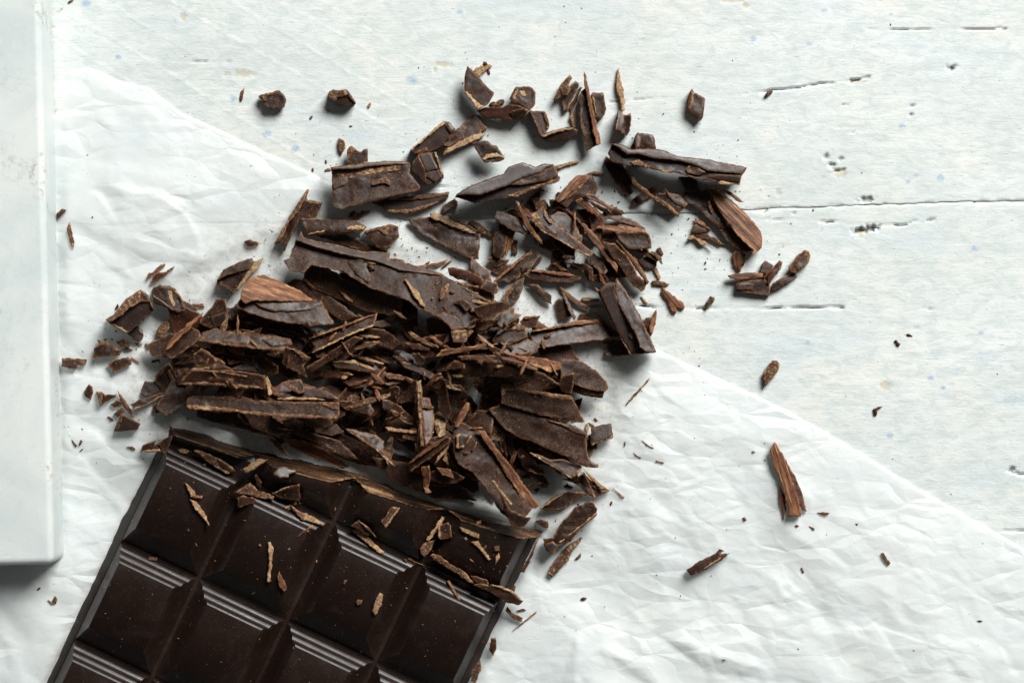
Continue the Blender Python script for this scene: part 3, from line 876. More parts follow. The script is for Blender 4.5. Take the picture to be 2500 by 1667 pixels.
S('A','s',16,.05,"1140,1140 1190,1090 1230,1120 1270,1150 1300,1155 1330,1130 1368,1118 1375,1270 1300,1290 1170,1285 1150,1270","notched dark shard just above the big flat plate at the paper edge",[('d',0,"1140,1140 1190,1090 1230,1120 1215,1160 1170,1200 1150,1250")],20)
S('A','d',14,0,"1035,1060 1050,1000 1110,1040 1122,1110 1100,1150 1078,1190 1040,1120","upright leaf-shaped flake standing above the notched shard")
S('B','t',9,.1,"715,255 740,220 830,185 905,170 930,190 850,250 775,310 735,285","pale tan flake tucked behind the pointed leaf-shaped shard at the very top",[('r',0,"825,180 835,140 870,150 880,182 850,195")])
S('B','s',10,.0,"870,240 890,225 905,255 905,285 885,280")
S('B','s',11,.10,"648,195 770,305 890,440 952,490 945,520 895,610 865,635 820,650 760,680 700,590 620,500 618,400 625,290","tall pointed leaf-shaped shard with a tan lower edge, topmost of the scattered pieces",[('t',.15,"618,480 650,478 700,540 760,600 830,640 830,655 760,680 700,590 640,520")],34)
S('B','d',12,0,"905,610 940,590 975,600 1010,570 1060,565 1070,600 1000,640 930,640")
S('B','s',20,.12,"1125,560 1150,500 1200,425 1340,418 1385,440 1418,490 1415,620 1380,665 1350,690 1300,660 1200,610 1150,605","rounded dark slab with cream scuffs, beside the pointed leaf-shaped shard",[('t',0,"1150,590 1165,520 1190,470 1225,450 1215,500 1195,530 1205,590 1180,605",.6),('t',0,"1230,470 1290,475 1320,520 1300,540 1250,520",.5)],22)
S('B','r',24,-.32,"755,690 860,655 1040,655 1120,620 1180,630 1280,660 1345,695 1310,740 1260,790 1150,800 1000,785 860,780 800,740","dark curled shaving lying across the foot of the rounded scuffed slab",[('s',-.2,"1110,720 1190,690 1290,670 1335,700 1290,760 1230,785 1170,780")],8)
S('B','s',26,.14,"1345,700 1360,690 1520,705 1550,770 1575,850 1560,900 1530,930 1500,980 1470,980 1400,840","squarish shaving with a cream right edge, below right of the rounded scuffed slab",[('d',0,"1495,708 1520,705 1550,770 1575,850 1560,900 1535,900 1550,850 1520,790"),('o',-.3,"1345,700 1370,700 1425,820 1485,965 1470,980 1400,840",.5)])
S('B','t',12,.1,"1800,770 1815,700 1845,690 1860,760 1862,880 1840,890 1820,810","narrow pale splinter left of the long upright shard at the top")
S('B','o',30,-.22,"1480,975 1500,955 1640,910 1770,880 1830,890 1895,910 1870,960 1800,1010 1680,1040 1540,1040 1485,1010","boat-shaped dark shaving with a tan upper rim near the top",[('t',.25,"1478,980 1640,910 1830,885 1850,897 1700,930 1510,995",1)])
S('B','s',12,.08,"1730,690 1720,600 1760,500 1820,400 1870,355 1905,390 1900,430 1850,520 1800,640 1790,690 1730,705","ragged dark shard left of the long fibrous stick at the top")
S('B','d',14,.05,"1620,570 1640,530 1690,420 1740,360 1810,290 1830,330 1790,400 1820,450 1780,520 1700,540 1660,570","crumbly tan-sided flake leaning on the ragged dark shard at the top",[('s',.1,"1700,460 1760,410 1815,450 1780,520 1720,530")])
S('B','g',10,.0,"1805,690 1800,640 1840,580 1920,430 1945,430 1900,540 1840,660 1825,690","thin reddish splinter slanting between ragged shard and long upright shard")
S('B','s',22,.10,"2050,500 2070,490 2130,495 2180,490 2195,570 2215,670 2195,740 2150,800 2100,770 2080,640","dark shaving right of the long fibrous stick at the top",[('t',0,"2050,500 2068,490 2085,640 2105,770 2090,720 2075,640",.8)])
S('B','s',14,.10,"1905,540 1930,480 1990,430 2020,560 2050,760 2090,940 2110,1080 1990,1150 1970,1000 1920,880","long upright dark shard beneath the fibrous stick at the top",[('s',.03,"1905,540 1930,490 1990,560 2020,700 2030,900 1965,1000 1925,880")],16)
S('B','g',12,.12,"1960,300 1965,255 1980,280 2005,400 2040,540 2090,760 2150,1040 2150,1070 2110,1090 2060,900 2010,600 1970,420","longest upright fibrous brown stick at the top of the scatter",(),6)
S('C','t',9,.1,"500,225 515,220 520,280 545,380 580,600 575,690 545,700 520,560 495,500 480,360","slim pale tan splinter standing alone right of the upright sticks")
S('C','s',34,.05,"500,700 515,690 560,740 600,745 640,720 652,800 645,860 620,950 600,975 540,950 470,910 465,860 490,780","curved saddle-shaped shaving just below the slim tan splinter",[('o',0.17,"500,700 515,690 560,740 575,800 545,930 470,910 490,800",1)],4,curl=8)
S('C','s',16,.10,"1315,470 1335,450 1360,490 1440,530 1478,555 1475,640 1450,790 1425,810 1380,760 1295,690 1290,640","lone parallelogram shard on bare boards right of the upright sticks",[('t',0,"1335,490 1356,480 1352,600 1325,680 1318,600",1.2),('r',-.2,"1315,470 1335,455 1335,500 1318,680 1295,690 1290,640",.6)],6)
S('C','s',8,.1,"2150,535 2190,470 2235,458 2248,480 2200,530","small seed-shaped flake on the fine crack at upper right")
S('C','s',46,.08,"690,1000 720,940 890,965 910,1000 928,1135 700,1135 680,1040","dark block standing behind the large bar fragment at upper right",[('o',0.17,"690,1000 730,945 760,1000 750,1110 700,1120",1)])
S('C','g',10,0,"640,1110 670,1055 690,1080 720,1120 660,1135")
# under the large fragment
S('E','s',14,.03,"1815,80 1840,10 1900,40 2020,80 2090,200 2140,300 2150,410 2120,440 2040,410 1950,310 1880,200","dark leaf-shaped shaving emerging under the large bar fragment's left end")
S('F','o',18,.0,"540,240 720,240 760,300 775,395 690,410 610,390","dark glossy plate half hidden under the large bar fragment")
S('F','r',14,.05,"0,540 20,490 120,420 250,355 285,400 290,440 200,480 100,540 30,560","reddish curled flake under the tan knobbly stick at right")
S('F','s',13,.10,"275,525 310,420 370,430 375,370 395,365 420,410 560,450 640,545 600,590 540,640 400,570","notched dark shaving right of the tan knobbly stick",[('s',.2,"390,400 420,410 560,450 640,545 600,590 500,540 430,470",.6)],22)
S('F','d',12,.05,"0,240 20,230 60,290 200,400 340,500 480,590 550,660 530,690 480,650 300,530 150,420 20,320","tan knobbly stick slanting below the large bar fragment",(),10)
S('C','s',44,.12,"390,1180 430,1065 560,1080 640,1130 880,1125 1010,1140 1170,1210 1480,1240 1700,1285 1955,1335 1890,1440 1870,1530 1650,1510 1500,1470 1380,1465 1180,1400 1000,1380 850,1340 560,1300 430,1270","large bar fragment with a grey sheen along its upper side, at upper right",
  [('o',0.15,"430,1065 560,1080 640,1130 880,1125 1010,1140 1170,1210 1480,1240 1700,1285 1955,1335 1890,1400 1700,1390 1500,1370 1400,1320 1200,1260 900,1230 730,1180 600,1185 520,1120",1),
   ('s',0,"1260,1360 1300,1310 1380,1310 1480,1370 1490,1390 1400,1420 1290,1400",5),('t',0,"1630,1510 1680,1470 1870,1500 1870,1530 1650,1525",3),('t',0,"980,1360 1050,1365 1100,1375 1090,1385 1000,1385",4),('d',0,"640,1270 740,1240 880,1330 900,1345 850,1340 680,1310",3),('o',-.3,"1500,1440 1640,1410 1880,1425 1890,1440 1870,1500 1650,1480",1)],30)
# right hand group of the pile edge
S('F','t',8,.08,"630,950 650,920 700,895 750,930 830,960 925,1055 860,1000 800,1010 720,940","pale tan flake at the foot of the large wood-grained shaving",(),6)
S('F','d',10,.0,"720,880 850,880 1000,960 1080,1010 1000,1010 900,960 760,930")
S('F','g',12,.0,"1145,1130 1180,1050 1230,1080 1245,1150 1240,1300 1210,1310 1190,1260 1160,1230","short fibrous stub pointing down below the large wood-grained shaving")
S('F','s',12,.0,"1240,1100 1290,1110 1295,1170 1270,1240 1245,1220")
S('F','r',14,.1,"690,870 700,790 730,770 900,840 850,860 780,880",None,[('g',.1,"720,705 800,740 900,830 885,845 800,800 725,745",3)])
S('F','s',18,.04,"585,460 600,410 640,395 720,400 800,395 850,370 900,470 950,560 1040,690 1100,800 1050,830 990,820 900,740 800,640 700,560 640,540","wide dark rippled shard left of the large wood-grained shaving",[('d',0,"860,520 890,510 925,640 915,660 880,600",3)])
S('F','s',14,.04,"990,830 1050,830 1040,760 1200,860 1300,960 1390,1050 1320,1085 1260,1075 1150,1020 1050,920","dark oval flake under the lower end of the large wood-grained shaving",(),2)
S('F','g',9,.1,"1010,375 1060,375 1130,410 1275,520 1250,525 1200,515 1100,440","narrow reddish flake at the upper right of the large wood-grained shaving",(),26)
S('F','g',18,.16,"840,350 880,360 920,365 970,395 1010,385 1060,450 1150,520 1250,610 1380,740 1465,860 1478,960 1470,1040 1440,1070 1370,1120 1350,1120 1380,1060 1250,950 1150,830 1040,690 950,530 905,455 930,460 900,420","large wood-grained reddish shaving at the far right of the pile",(),8,ang=0.78)
# small cluster further right
S('U','s',12,.06,"280,450 300,430 480,405 520,450 522,530 500,528 400,515 300,505 280,485","dark base flake at the bottom of the small right-hand cluster",[('s',.1,"280,485 400,490 420,440 300,430 285,450",1)],4)
S('U','g',12,.12,"220,385 270,375 400,365 470,370 475,395 360,410 240,408","fibrous brown stick lying level on the small right-hand cluster",(),8)
S('U','s',14,.2,"455,365 465,300 490,280 550,320 545,340 500,375","little upright flake between sticks of the small right-hand cluster")
S('U','g',8,.1,"470,400 510,350 550,322 530,360 480,410","thin splinter leaning in the middle of the small right-hand cluster")
S('U','s',12,.1,"540,440 620,390 690,360 715,395 600,470 530,500","tan-edged stick linking the small right-hand cluster to the dusty oval flake",[('t',0,"545,437 620,390 690,360 690,368 625,398 550,445",1)])
S('U','r',12,.05,"500,440 510,400 560,310 590,278 610,290 595,340 550,400 515,448","pointed upright splinter with pale rim in the small right-hand cluster",[('t',0,"590,278 612,290 595,340 585,345 600,300",1)],6)
S('U','d',14,.1,"655,325 700,260 770,203 800,215 810,250 790,300 720,360 700,370 660,355","dusty rounded oblong flake at the right tip of the small right-hand cluster",[('s',.05,"700,320 730,260 780,225 800,250 780,300 720,350",.8)],5)
S('U','d',14,.05,"475,1075 540,985 575,990 590,1010 585,1050 490,1170","lone six-sided flake on bare boards at right, below the cluster")
S('U','s',8,.1,"65,580 100,530 130,540 125,570 70,625","small oval flake lying on the long thin crack")
S('U','s',7,0,"1405,845 1420,840 1448,870 1440,885 1425,880","tiny dark seed-like flake on far right boards")
S('U','d',5,0,"1490,800 1510,798 1535,815 1500,812"); S('U','s',7,0,"1255,1330 1290,1315 1320,1310 1280,1345 1280,1375 1260,1370","little hooked crumb on the far right boards above the paper edge")
# on the right of the paper
S('V','r',9,.05,"580,110 650,230 690,330 720,450 690,440 660,380 620,250","dark inner layer beside the isolated fibrous stick on the paper")
S('V','g',8,.0,"535,270 575,340 585,440 572,500 545,400","slim splinter at the foot of the isolated fibrous stick on the paper")
S('V','g',17,.02,"478,50 500,15 510,-5 540,40 580,110 620,240 670,390 680,480 600,485 595,410 560,270 520,190","isolated dark fibrous stick standing out on the right of the paper",(),3)
S('R','s',15,.0,"1235,1135 1330,1070 1440,1020 1470,985 1505,1000 1475,1020 1545,1015 1500,1050 1380,1130 1270,1175","isolated knobbly shaving in the middle of the right-hand paper",[('t',0,"1290,1150 1380,1100 1480,1045 1480,1055 1390,1115 1300,1160",2)],5)
S('V','d',8,0,"790,455 870,458 850,475 815,470","thin pale splinter right of the isolated fibrous stick"); S('V','d',8,.0,"1205,720 1220,716 1245,760 1265,790 1250,800 1220,760","small mottled splinter on the far right of the paper")
S('V','s',6,0,"680,820 690,815 703,845 692,850"); S('V','s',5,0,"1832,1162 1850,1158 1868,1164 1850,1172"); S('V','d',5,0,"733,545 765,555 772,570 760,570")
S('V','s',7,0,"300,490 318,485 326,505 310,515"); S('V','s',6,0,"642,540 658,534 668,546 652,554"); S('V','s',5,0,"360,60 372,55 384,62 372,70"); S('V','d',5,0,"1040,522 1050,532 1060,520 1050,540 1042,538"); S('V','s',4,0,"168,1412 192,1416 188,1420 175,1419")
S('N','d',7,.0,"1880,405 1900,370 2120,125 2148,105 2140,130 2020,270 1890,410","lone needle-thin splinter on the paper right of the pile")
S('N','s',7,0,"2060,803 2120,850 2195,895 2190,900 2110,865"); S('N','s',7,0,"1968,935 2000,975 2055,1000 2045,1015 1990,985"); S('N','g',6,.1,"2210,1045 2225,1032 2310,1055 2305,1068"); S('N','s',5,0,"1858,870 1862,825 1876,825 1870,875")
S('N','t',7,0,"1712,1320 1760,1360 1850,1430 1868,1440 1850,1462 1820,1440 1790,1400"); S('N','d',5,0,"1700,1530 1722,1485 1730,1500 1712,1540"); S('N','d',9,0,"1520,570 1535,550 1568,585 1545,598"); S('N','s',8,0,"1525,890 1540,862 1562,880 1550,908")
S('R','s',7,0,"487,1340 505,1328 533,1335 515,1350 492,1352"); S('R','d',7,0,"445,1055 470,1035 485,1015 490,1040 465,1062")
S('T','s',9,0,"403,1510 440,1480 470,1488 455,1510 404,1555","small dark flake touching the slab, upper left of the paper"); S('O','d',5,0,"275,1090 292,1100 300,1095 315,1065 332,1085 322,1110 295,1115","curled crumb below the corner of the marble slab")
S('X','d',7,0,"163,560 171,541 182,590 180,606 174,600","thin upright splinter near the slab at the left of the paper"); S('X','s',7,0,"597,590 612,585 634,594 628,600 606,602"); S('T','d',5,0,"480,20 490,8 522,0 515,10 490,24"); S('O','s',5,0,"210,1033 225,1017 235,1022 220,1035")
# left of the pile
S('G','d',12,.0,"50,1170 335,1185 330,1220 290,1260 230,1235 215,1290 190,1305 50,1265","flat dark flake pushed against the marble slab",[('s',.05,"55,1190 320,1195 240,1230 215,1285 60,1255",.6)],5)
S('G','d',7,.05,"1000,290 1030,210 1080,205 1150,130 1210,105 1215,130 1150,190 1080,240","pale dusty splinter, upper of the pair above the faceted chunk on paper")
S('G','r',9,.0,"1045,330 1080,250 1140,200 1200,210 1320,135 1310,160 1200,260 1100,320","dark jagged splinter, lower of the pair above the faceted chunk on paper",(),2)
S('G','o',26,.1,"790,900 900,810 950,850 970,910 950,970 920,990 850,960","glossy ridged bit under the lower corner of the big faceted chunk",[('o',0.13,"880,830 915,815 955,860 970,910 930,905",1)])
S('G','o',44,-.10,"545,740 640,680 730,560 760,520 860,450 940,400 1000,440 1040,500 1085,620 1080,650 990,720 900,810 860,830 760,890 650,820","biggest faceted chunk on the left of the paper, with a dark hollow side",
  [('d',.30,"545,740 640,680 730,560 760,520 860,450 940,400 930,540 830,600 720,690 640,740 600,765",2),('s',.25,"940,400 1000,440 1040,500 1085,620 1060,610 1040,540 930,540",2),('t',-.1,"545,740 600,765 700,820 800,870 760,890 650,820",2)],6)
S('G','s',32,.16,"1060,430 1080,375 1155,345 1190,355 1260,360 1330,400 1390,480 1440,610 1430,640 1370,660 1290,630 1090,550","rounded wedge with cream streaks, right of the biggest faceted chunk on paper",[('t',0,"1240,400 1290,420 1300,500 1330,560 1320,600 1270,540 1250,470",.5),('d',0,"1260,360 1330,400 1390,480 1440,610 1420,620 1370,500 1300,410",.5),('o',-.35,"1062,440 1090,470 1200,540 1320,640 1290,630 1090,550",.5)],8)
S('G','d',14,.05,"1115,870 1160,800 1260,740 1265,830 1230,890 1200,985 1125,935","small ragged flake right below the biggest faceted chunk on paper",(),4)
S('G','s',14,.05,"410,1060 470,1020 450,970 500,975 640,1030 720,1100 700,1140 600,1140 450,1175 405,1215 410,1110","dark flake with a horn, lower left of the biggest faceted chunk",[('d',.1,"450,970 500,975 640,1030 720,1100 660,1100 560,1040 480,1030",1)],10)
S('G','s',12,.05,"570,1240 640,1190 800,1155 835,1190 830,1240 630,1340 600,1280","smooth lozenge flake below the horned flake on the paper",(),6)
S('G','t',6,0,"830,1160 940,1215 900,1222 840,1190"); S('G','d',12,0,"665,985 750,960 820,1000 815,1040 720,1045"); S('G','r',8,0,"720,1070 800,1050 850,1080 780,1090"); S('G','t',8,0,"865,1000 960,1010 920,1040"); S('G','s',8,0,"985,1020 1000,1000 1045,1035 1035,1065 1005,1055"); S('G','s',7,0,"645,630 680,562 697,590 675,620"); S('G','r',6,0,"1062,1010 1080,998 1098,1030 1080,1040"); S('G','d',9,0,"1055,1215 1080,1195 1145,1180 1158,1230 1130,1210 1070,1228")
S('G','s',12,0,"1410,525 1520,570 1590,600 1560,640 1440,620"); S('G','g',12,.1,"1515,562 1640,556 1660,600 1540,592")
S('G','s',14,0,"1310,730 1530,680 1500,740 1400,790 1320,780")
S('G','g',14,.1,"1300,690 1440,640 1540,645 1530,680 1310,730","grained stub right of the cream-streaked wedge",(),4)
S('K','s',9,0,"295,350 355,265 395,290 400,370 370,445 310,400","small diamond flake near the slab, left of the pile"); S('K','s',14,.0,"440,345 500,350 540,390 660,380 660,410 540,470 490,515 465,460","small notched flake right of the diamond flake near the slab",[('d',.1,"440,345 500,350 510,430 490,515 465,460",1)])
S('K','s',10,0,"600,490 680,440 720,480 710,520 640,530"); S('K','r',9,0,"635,600 720,530 760,570 680,640"); S('K','s',6,0,"562,632 610,640 635,670 600,680")
S('K','o',30,-.2,"635,795 720,590 800,640 940,710 900,775 820,785 700,795","dark pyramid-like chunk on the paper left of the bar's cut end",[('d',-.1,"635,795 720,590 745,620 690,760",1)])
S('K','g',10,.0,"675,335 760,440 880,640 850,640 720,480","reddish pointed splinter leaning on the pyramid-like chunk",(),6)
S('K','d',6,.05,"780,970 850,965 880,1000 850,1015"); S('K','s',5,0,"160,885 200,930 225,960 205,975 170,930"); S('K','s',6,0,"240,945 262,888 282,905 270,940 245,962"); S('K','r',5,0,"243,1025 270,998 296,995 270,1018")
S('K','s',13,.0,"935,1030 960,950 1110,895 1100,940 1160,960 1165,1020","ragged flake with pale lower edge beside the bar's left corner",[('t',0,"935,1030 1000,1008 1150,990 1165,1020",1)],6)
S('K','s',22,-.1,"1130,920 1300,840 1290,880 1240,1000 1200,1060 1180,1000","dark scrap wedged against the bar's left corner")
# lower left rim of the pile
S('K','s',16,-.1,"1060,580 1100,470 1300,420 1450,440 1380,540 1100,590")
S('K','s',14,.0,"935,370 990,225 1100,240 1170,330 1060,400 970,400","squat dark flake at the left tip of the pile",(),4)
S('K','s',14,.0,"825,490 950,430 1200,350 1240,370 1000,500 860,550","straight narrow bar-edge piece pointing left out of the pile",[('t',0,"860,550 1000,500 1240,370 1235,362 1000,485 855,535",1)],6)
S('G','s',30,.0,"1100,1380 1150,1300 1260,1220 1300,1300 1370,1430 1340,1520 1260,1568 1110,1440","chunk with a bright mauve stripe at the left rim of the pile",[('o',0.16,"1240,1330 1260,1295 1340,1430 1280,1425",2),('o',0.14,"1105,1380 1150,1300 1255,1225 1190,1330 1110,1420",1)],6)
S('G','d',16,.05,"1280,1180 1340,1150 1400,1210 1480,1290 1380,1440 1310,1330","crumbly flake above the mauve-striped chunk",(),6)
# ------------------------------------------------ filler under the heap comes here
PILE = [(420,840),(520,780),(700,720),(860,640),(1180,690),(1300,720),(1250,800),(1450,860),(1490,950),(1440,1080),(1340,1180),(1230,1230),(1130,1190),(1000,1130),(880,1080),(700,1050),(560,1020),(450,970)]
rsf = np.random.RandomState(21)
def rand_shaving(cx, cy, L, W, ang, n=7):
    ca, sa = math.cos(ang), math.sin(ang); p = []
    for i in range(n):
        t = 2 * math.pi * i / n + rsf.uniform(-.25, .25); r = rsf.uniform(.75, 1.1)
        x, y = math.cos(t) * L / 2 * r, math.sin(t) * W / 2 * r * (1.15 - 0.4 * abs(math.cos(t)))
        p.append((cx + ca * x - sa * y, cy + sa * x + ca * y))
    return p
def filler(n, Ls, Ws, lab, grp, kinds, ths, box=PILE, seedbase=900):
    k = 0; xs_ = [p[0] for p in box]; ys_ = [p[1] for p in box]
    for i in range(20000):
        if k >= n: break
        x, y = rsf.uniform(min(xs_), max(xs_)), rsf.uniform(min(ys_), max(ys_))
        if not inside(np.array([x]), np.array([y]), box)[0]: continue
        a = 0.15 + rsf.normal(0, 0.75)
        poly = rand_shaving(x, y, rsf.uniform(*Ls), rsf.uniform(*Ws), a)
        hit = [to_ab(*p) for p in poly]
        if any(q[1] > bcut(q[0]) - cutw(q[0]) - 6 and A0 - 10 < q[0] < A1 + 10 for q in hit): continue
        S('X', kinds[rsf.randint(len(kinds))], rsf.uniform(*ths), rsf.normal(0, .12), poly, lab, (), 0, group=grp, seed=seedbase + i)
        k += 1
S('L','s',12,-.02,"560,700 900,740 1300,780 1900,800 2200,1050 2330,1290 2100,1260 1700,1100 1200,960 900,900","wide dark plate lying in the shadow just above the bar's cut end")
S('X','s',10,-.08,"478,990 640,1008 770,1036 900,1080 1010,1122 985,1150 860,1122 700,1072 560,1040 480,1018","long dark flake in deep shadow below the lower parallel slice")
S('X','s',14,-.05,"1170,880 1300,892 1405,925 1385,985 1250,975 1165,935","dark flake half hidden between the broad curved plate and the dusty block")
S('X','s',9,-.05,"905,1115 1000,1130 1120,1180 1165,1222 1060,1215 960,1175","dark blade lying in the paper gap above the middle of the bar's cut end")
S('X','s',14,-.05,"960,985 1040,1000 1110,1060 1090,1110 1000,1100 940,1050","dark flake at the bottom of the lower pile, left of the bent-blade shard")
filler(22, (150, 260), (60, 95), None, None, 'sssr', (10, 16), seedbase=40000)
filler(64, (90, 190), (38, 70), None, None, 'sssrs', (10, 20), seedbase=20000)
filler(70, (40, 120), (16, 42), None, None, 'sssrgd', (8, 18))
filler(18, (60, 110), (26, 46), None, None, 'ssrs', (8, 14), [(1220,520),(1330,490),(1480,500),(1560,620),(1500,670),(1400,660),(1300,640),(1210,640)], 3600)
filler(22, (30, 70), (10, 26), None, None, 'ssgrd', (8, 14), [(1200,520),(1330,480),(1500,500),(1600,620),(1560,680),(1400,690),(1290,660),(1200,650)], 3000)
# ------------------------------------------------ upper left part of the pile
S('D','o',24,.05,"1230,525 1500,480 1900,430 2110,410 2095,470 1990,520 1830,600 1600,660 1450,630","dark glossy shaving under the lower edge of the flat plate",[('d',0,"1400,620 1560,610 1700,600 1900,540 1990,520 1830,600 1600,660 1450,640",2),('r',.1,"1330,500 1600,460 2110,410 2095,450 1700,500",1)])
S('D','s',10,0,"970,690 1000,630 1050,620 1040,670 1130,620 1225,625 1130,690 1030,720")
S('D','o',52,.0,"1685,105 1760,-10 1830,-30 1960,-40 2000,90 2045,220 2043,262 1985,262 1960,310 1880,330 1830,320 1700,180","faceted glossy lump with a ridge, right of the flat plate",
  [('o',-.15,"1685,105 1760,-10 1800,80 1850,180 1845,320 1700,180",1),('o',0.15,"1760,-10 1830,-30 1900,-30 1940,60 1990,150 1850,180 1800,80",1),('o',0.11,"1850,180 1990,150 2040,250 1985,262 1950,300 1850,240",1),('t',0,"1930,-38 1962,-38 2000,90 2042,225 2015,215 1975,80",4)],4)
S('B','o',42,.0,"5,1140 380,810 440,825 515,905 450,1000 400,1040 390,1080 250,1150 120,1185 50,1180","wedge of bar with two bright moulded ridges, left of the tan-banded plate",[('t',.1,"5,1140 380,810 400,840 60,1105 35,1150",3),('o',0.15,"400,850 440,825 515,905 470,955 420,900",2),('r',-.1,"50,1180 180,1100 210,1140 120,1185",2)])
S('B','s',13,.10,"700,1055 750,1040 880,1035 930,1080 975,1085 1040,1180 1070,1215 1065,1245 1020,1265 850,1280 810,1240 790,1200","four-sided shard with a broad tan foot, below the tan-banded plate",[('t',.1,"815,1230 860,1185 980,1165 1070,1215 1060,1232 1000,1212 900,1225 825,1248",2)],34)
S('B','s',14,.12,"370,1190 400,1140 385,1060 400,1020 590,855 640,810 730,735 800,780 805,810 880,885 800,930 850,965 740,1030 560,1110 400,1185","angular plate with a long tan band, resting on the ridged wedge",[('t',.08,"370,1190 430,1110 620,1010 700,970 850,948 850,970 740,1030 560,1110 400,1187",2),('s',.05,"390,1060 590,855 630,860 635,940 600,1010 430,1100 395,1095",2)],4)
S('D','s',16,.10,"785,190 770,130 1090,95 1200,75 1500,60 1660,80 1668,100 1660,190 1720,270 1778,350 1775,395 1500,450 1300,500 1060,560 960,575 890,607 830,595 795,560 790,400","large flat dark plate with a rough tan band near its top edge",
  [('o',0.18,"770,130 1090,95 1200,75 1500,60 1660,80 1660,98 1400,106 1150,125 1090,148 790,160",2),('d',.0,"790,165 1100,120 1660,98 1663,190 1600,150 1450,185 1300,200 1130,230 980,265 850,230 790,190",1),('t',0,"770,140 1080,118 1090,135 800,158",4),('s',.05,"850,240 960,230 975,280 940,330 850,370 800,385 795,300",1.2)],42)
S('D','t',10,0,"700,190 700,165 740,140 790,150 775,175")
S('D','d',9,.1,"1230,330 1250,290 1300,260 1390,255 1440,290 1440,335 1390,310 1300,325 1245,335","curled flake lying on the large flat dark plate")
S('D','s',12,-.05,"600,900 930,890 1100,960 1440,1090 1290,1080 1100,1070 900,1000")
S('D','s',22,.0,"135,1000 190,900 330,650 500,385 525,380 500,480 520,510 570,505 680,530 600,700 430,700 330,900 250,1080 220,960","tall jagged shard with a tan spine, upper left tip of the pile",[('d',.1,"135,1000 190,900 330,650 500,385 522,385 480,490 400,640 330,720 200,960",2),('d',0,"480,490 520,510 570,505 675,530 640,550 520,530",1)],6)
S('D','s',34,.10,"430,710 600,705 1070,735 1110,760 1170,810 1140,850 950,870 510,905 470,800","rolled bar piece with a frayed tan front, below the large flat plate",[('t',.0,"510,890 560,860 700,830 1000,790 1160,800 1140,835 900,840 700,865 520,895",2)],4,curl=-7)
S('D','s',28,.05,"1145,860 1220,825 1450,775 1535,800 1545,905 1480,970 1440,1040 1280,1030 1210,930","five-sided lump with crumbs on top, on the paper beside the rolled piece",[('d',.1,"1145,860 1220,825 1450,775 1535,800 1480,830 1400,900 1300,840 1200,870",2)])
S('E','s',12,.10,"0,640 0,570 140,475 175,520 170,570 60,620","small dark curl between the grey-sided fragment and the broad leaf plate")
S('E','d',12,0,"300,740 340,725 430,770 520,850 580,890 560,920 450,880 360,800")
S('E','s',12,.10,"-390,730 -270,700 -130,690 0,740 200,840 370,880 430,880 410,1165 330,1165 200,1120 0,1010 -250,880","broad leaf-shaped plate hanging over the paper edge at centre",[],8)
S('E','t',10,.12,"-140,660 -90,632 0,680 200,770 370,850 375,880 200,830 0,750 -100,720","tan slat lying along the top of the broad leaf plate",[('s',.05,"20,650 100,680 330,800 430,860 375,855 200,765",1)],4)
S('E','t',8,.05,"1265,125 1280,110 1450,70 1545,65 1530,80 1300,150","tan splinter sticking out right of the grey-sided fragment")
S('E','o',44,.06,"140,470 165,430 290,350 400,310 500,270 690,205 720,170 740,130 900,80 960,100 1050,130 1130,95 1250,100 1290,150 1300,220 1330,250 1310,290 1150,340 1000,390 830,470 650,490 500,510 370,540 270,500","grey-sided fragment with smooth sheen, below the four-sided tan-footed shard",
  [('o',0.18,"165,450 290,350 400,310 690,205 740,130 900,80 960,100 1050,130 1130,95 1250,100 1180,140 1110,195 900,250 750,330 580,390 420,445 270,440",1),('s',.1,"1110,195 1250,100 1290,150 1300,220 1180,280 900,330 760,330 900,250",3),('d',0,"700,450 830,420 1000,350 1150,310 1330,250 1310,290 1150,340 1000,390 830,470",2)],30)
S('E','t',7,.05,"1630,205 1680,185 1740,180 1810,205 1800,240 1760,215","pale splinter above the grained roof-shaped flake")
# ------------------------------------------------ upper right heap
S('E','s',12,.08,"570,930 600,850 740,830 720,1000 700,1090 640,1170 575,1130","dark flake at the left foot of the upper right heap")
S('E','g',12,.1,"740,840 805,940 720,1130 705,1100","thin reddish wedge at the left foot of the upper right heap",(),6); S('E','d',12,0,"800,950 850,950 840,1110 780,1110")
S('E','d',12,.0,"820,600 850,590 920,640 910,720 850,700 700,640 790,600")
S('E','s',12,.1,"580,690 610,620 640,620 850,700 960,880 950,900 760,830 660,770","smooth tongue-shaped shard at the upper left of the right heap",(),22)
S('E','s',12,.08,"1845,990 1940,985 2100,1150 2200,1350 2306,1440 2280,1500 2240,1530 2150,1470 2000,1250 1900,1130","long dark flake under the thin grained splinter, right of the heap",(),6)
S('F','s',11,.06,"70,1180 200,1130 300,1180 290,1250 240,1270 150,1260","dark scrap at the right corner of the upper right heap"); S('F','g',9,.1,"10,1060 150,1055 325,1150 305,1190 150,1120","grained sliver at the right corner of the upper right heap",(),6); S('F','d',8,.1,"290,1050 330,1030 370,1110 340,1120"); S('F','d',10,.1,"220,1075 260,1080 350,1160 355,1230 320,1190")
S('F','t',7,.1,"250,1270 290,1260 340,1370 320,1400","pale tan slip at the right corner of the upper right heap"); S('F','d',9,.05,"240,1410 310,1405 440,1445 380,1470 250,1455","blunt tan stub right below the upper right heap")
S('J','g',10,.05,"1630,520 1650,460 1690,500 1760,560 1860,620 1900,700 1880,715 1800,690 1800,760 1760,740 1700,610","forked reddish flake on the boards below the upper right heap")
S('E','s',34,.05,"1940,860 2290,850 2330,900 2350,950 2352,1045 2200,1055 2100,1055 1990,950","dark curved block under the pale reddish slats at the right of the heap")
S('E','s',14,-.1,"1600,480 1870,600 1920,670 1850,660 1750,600")
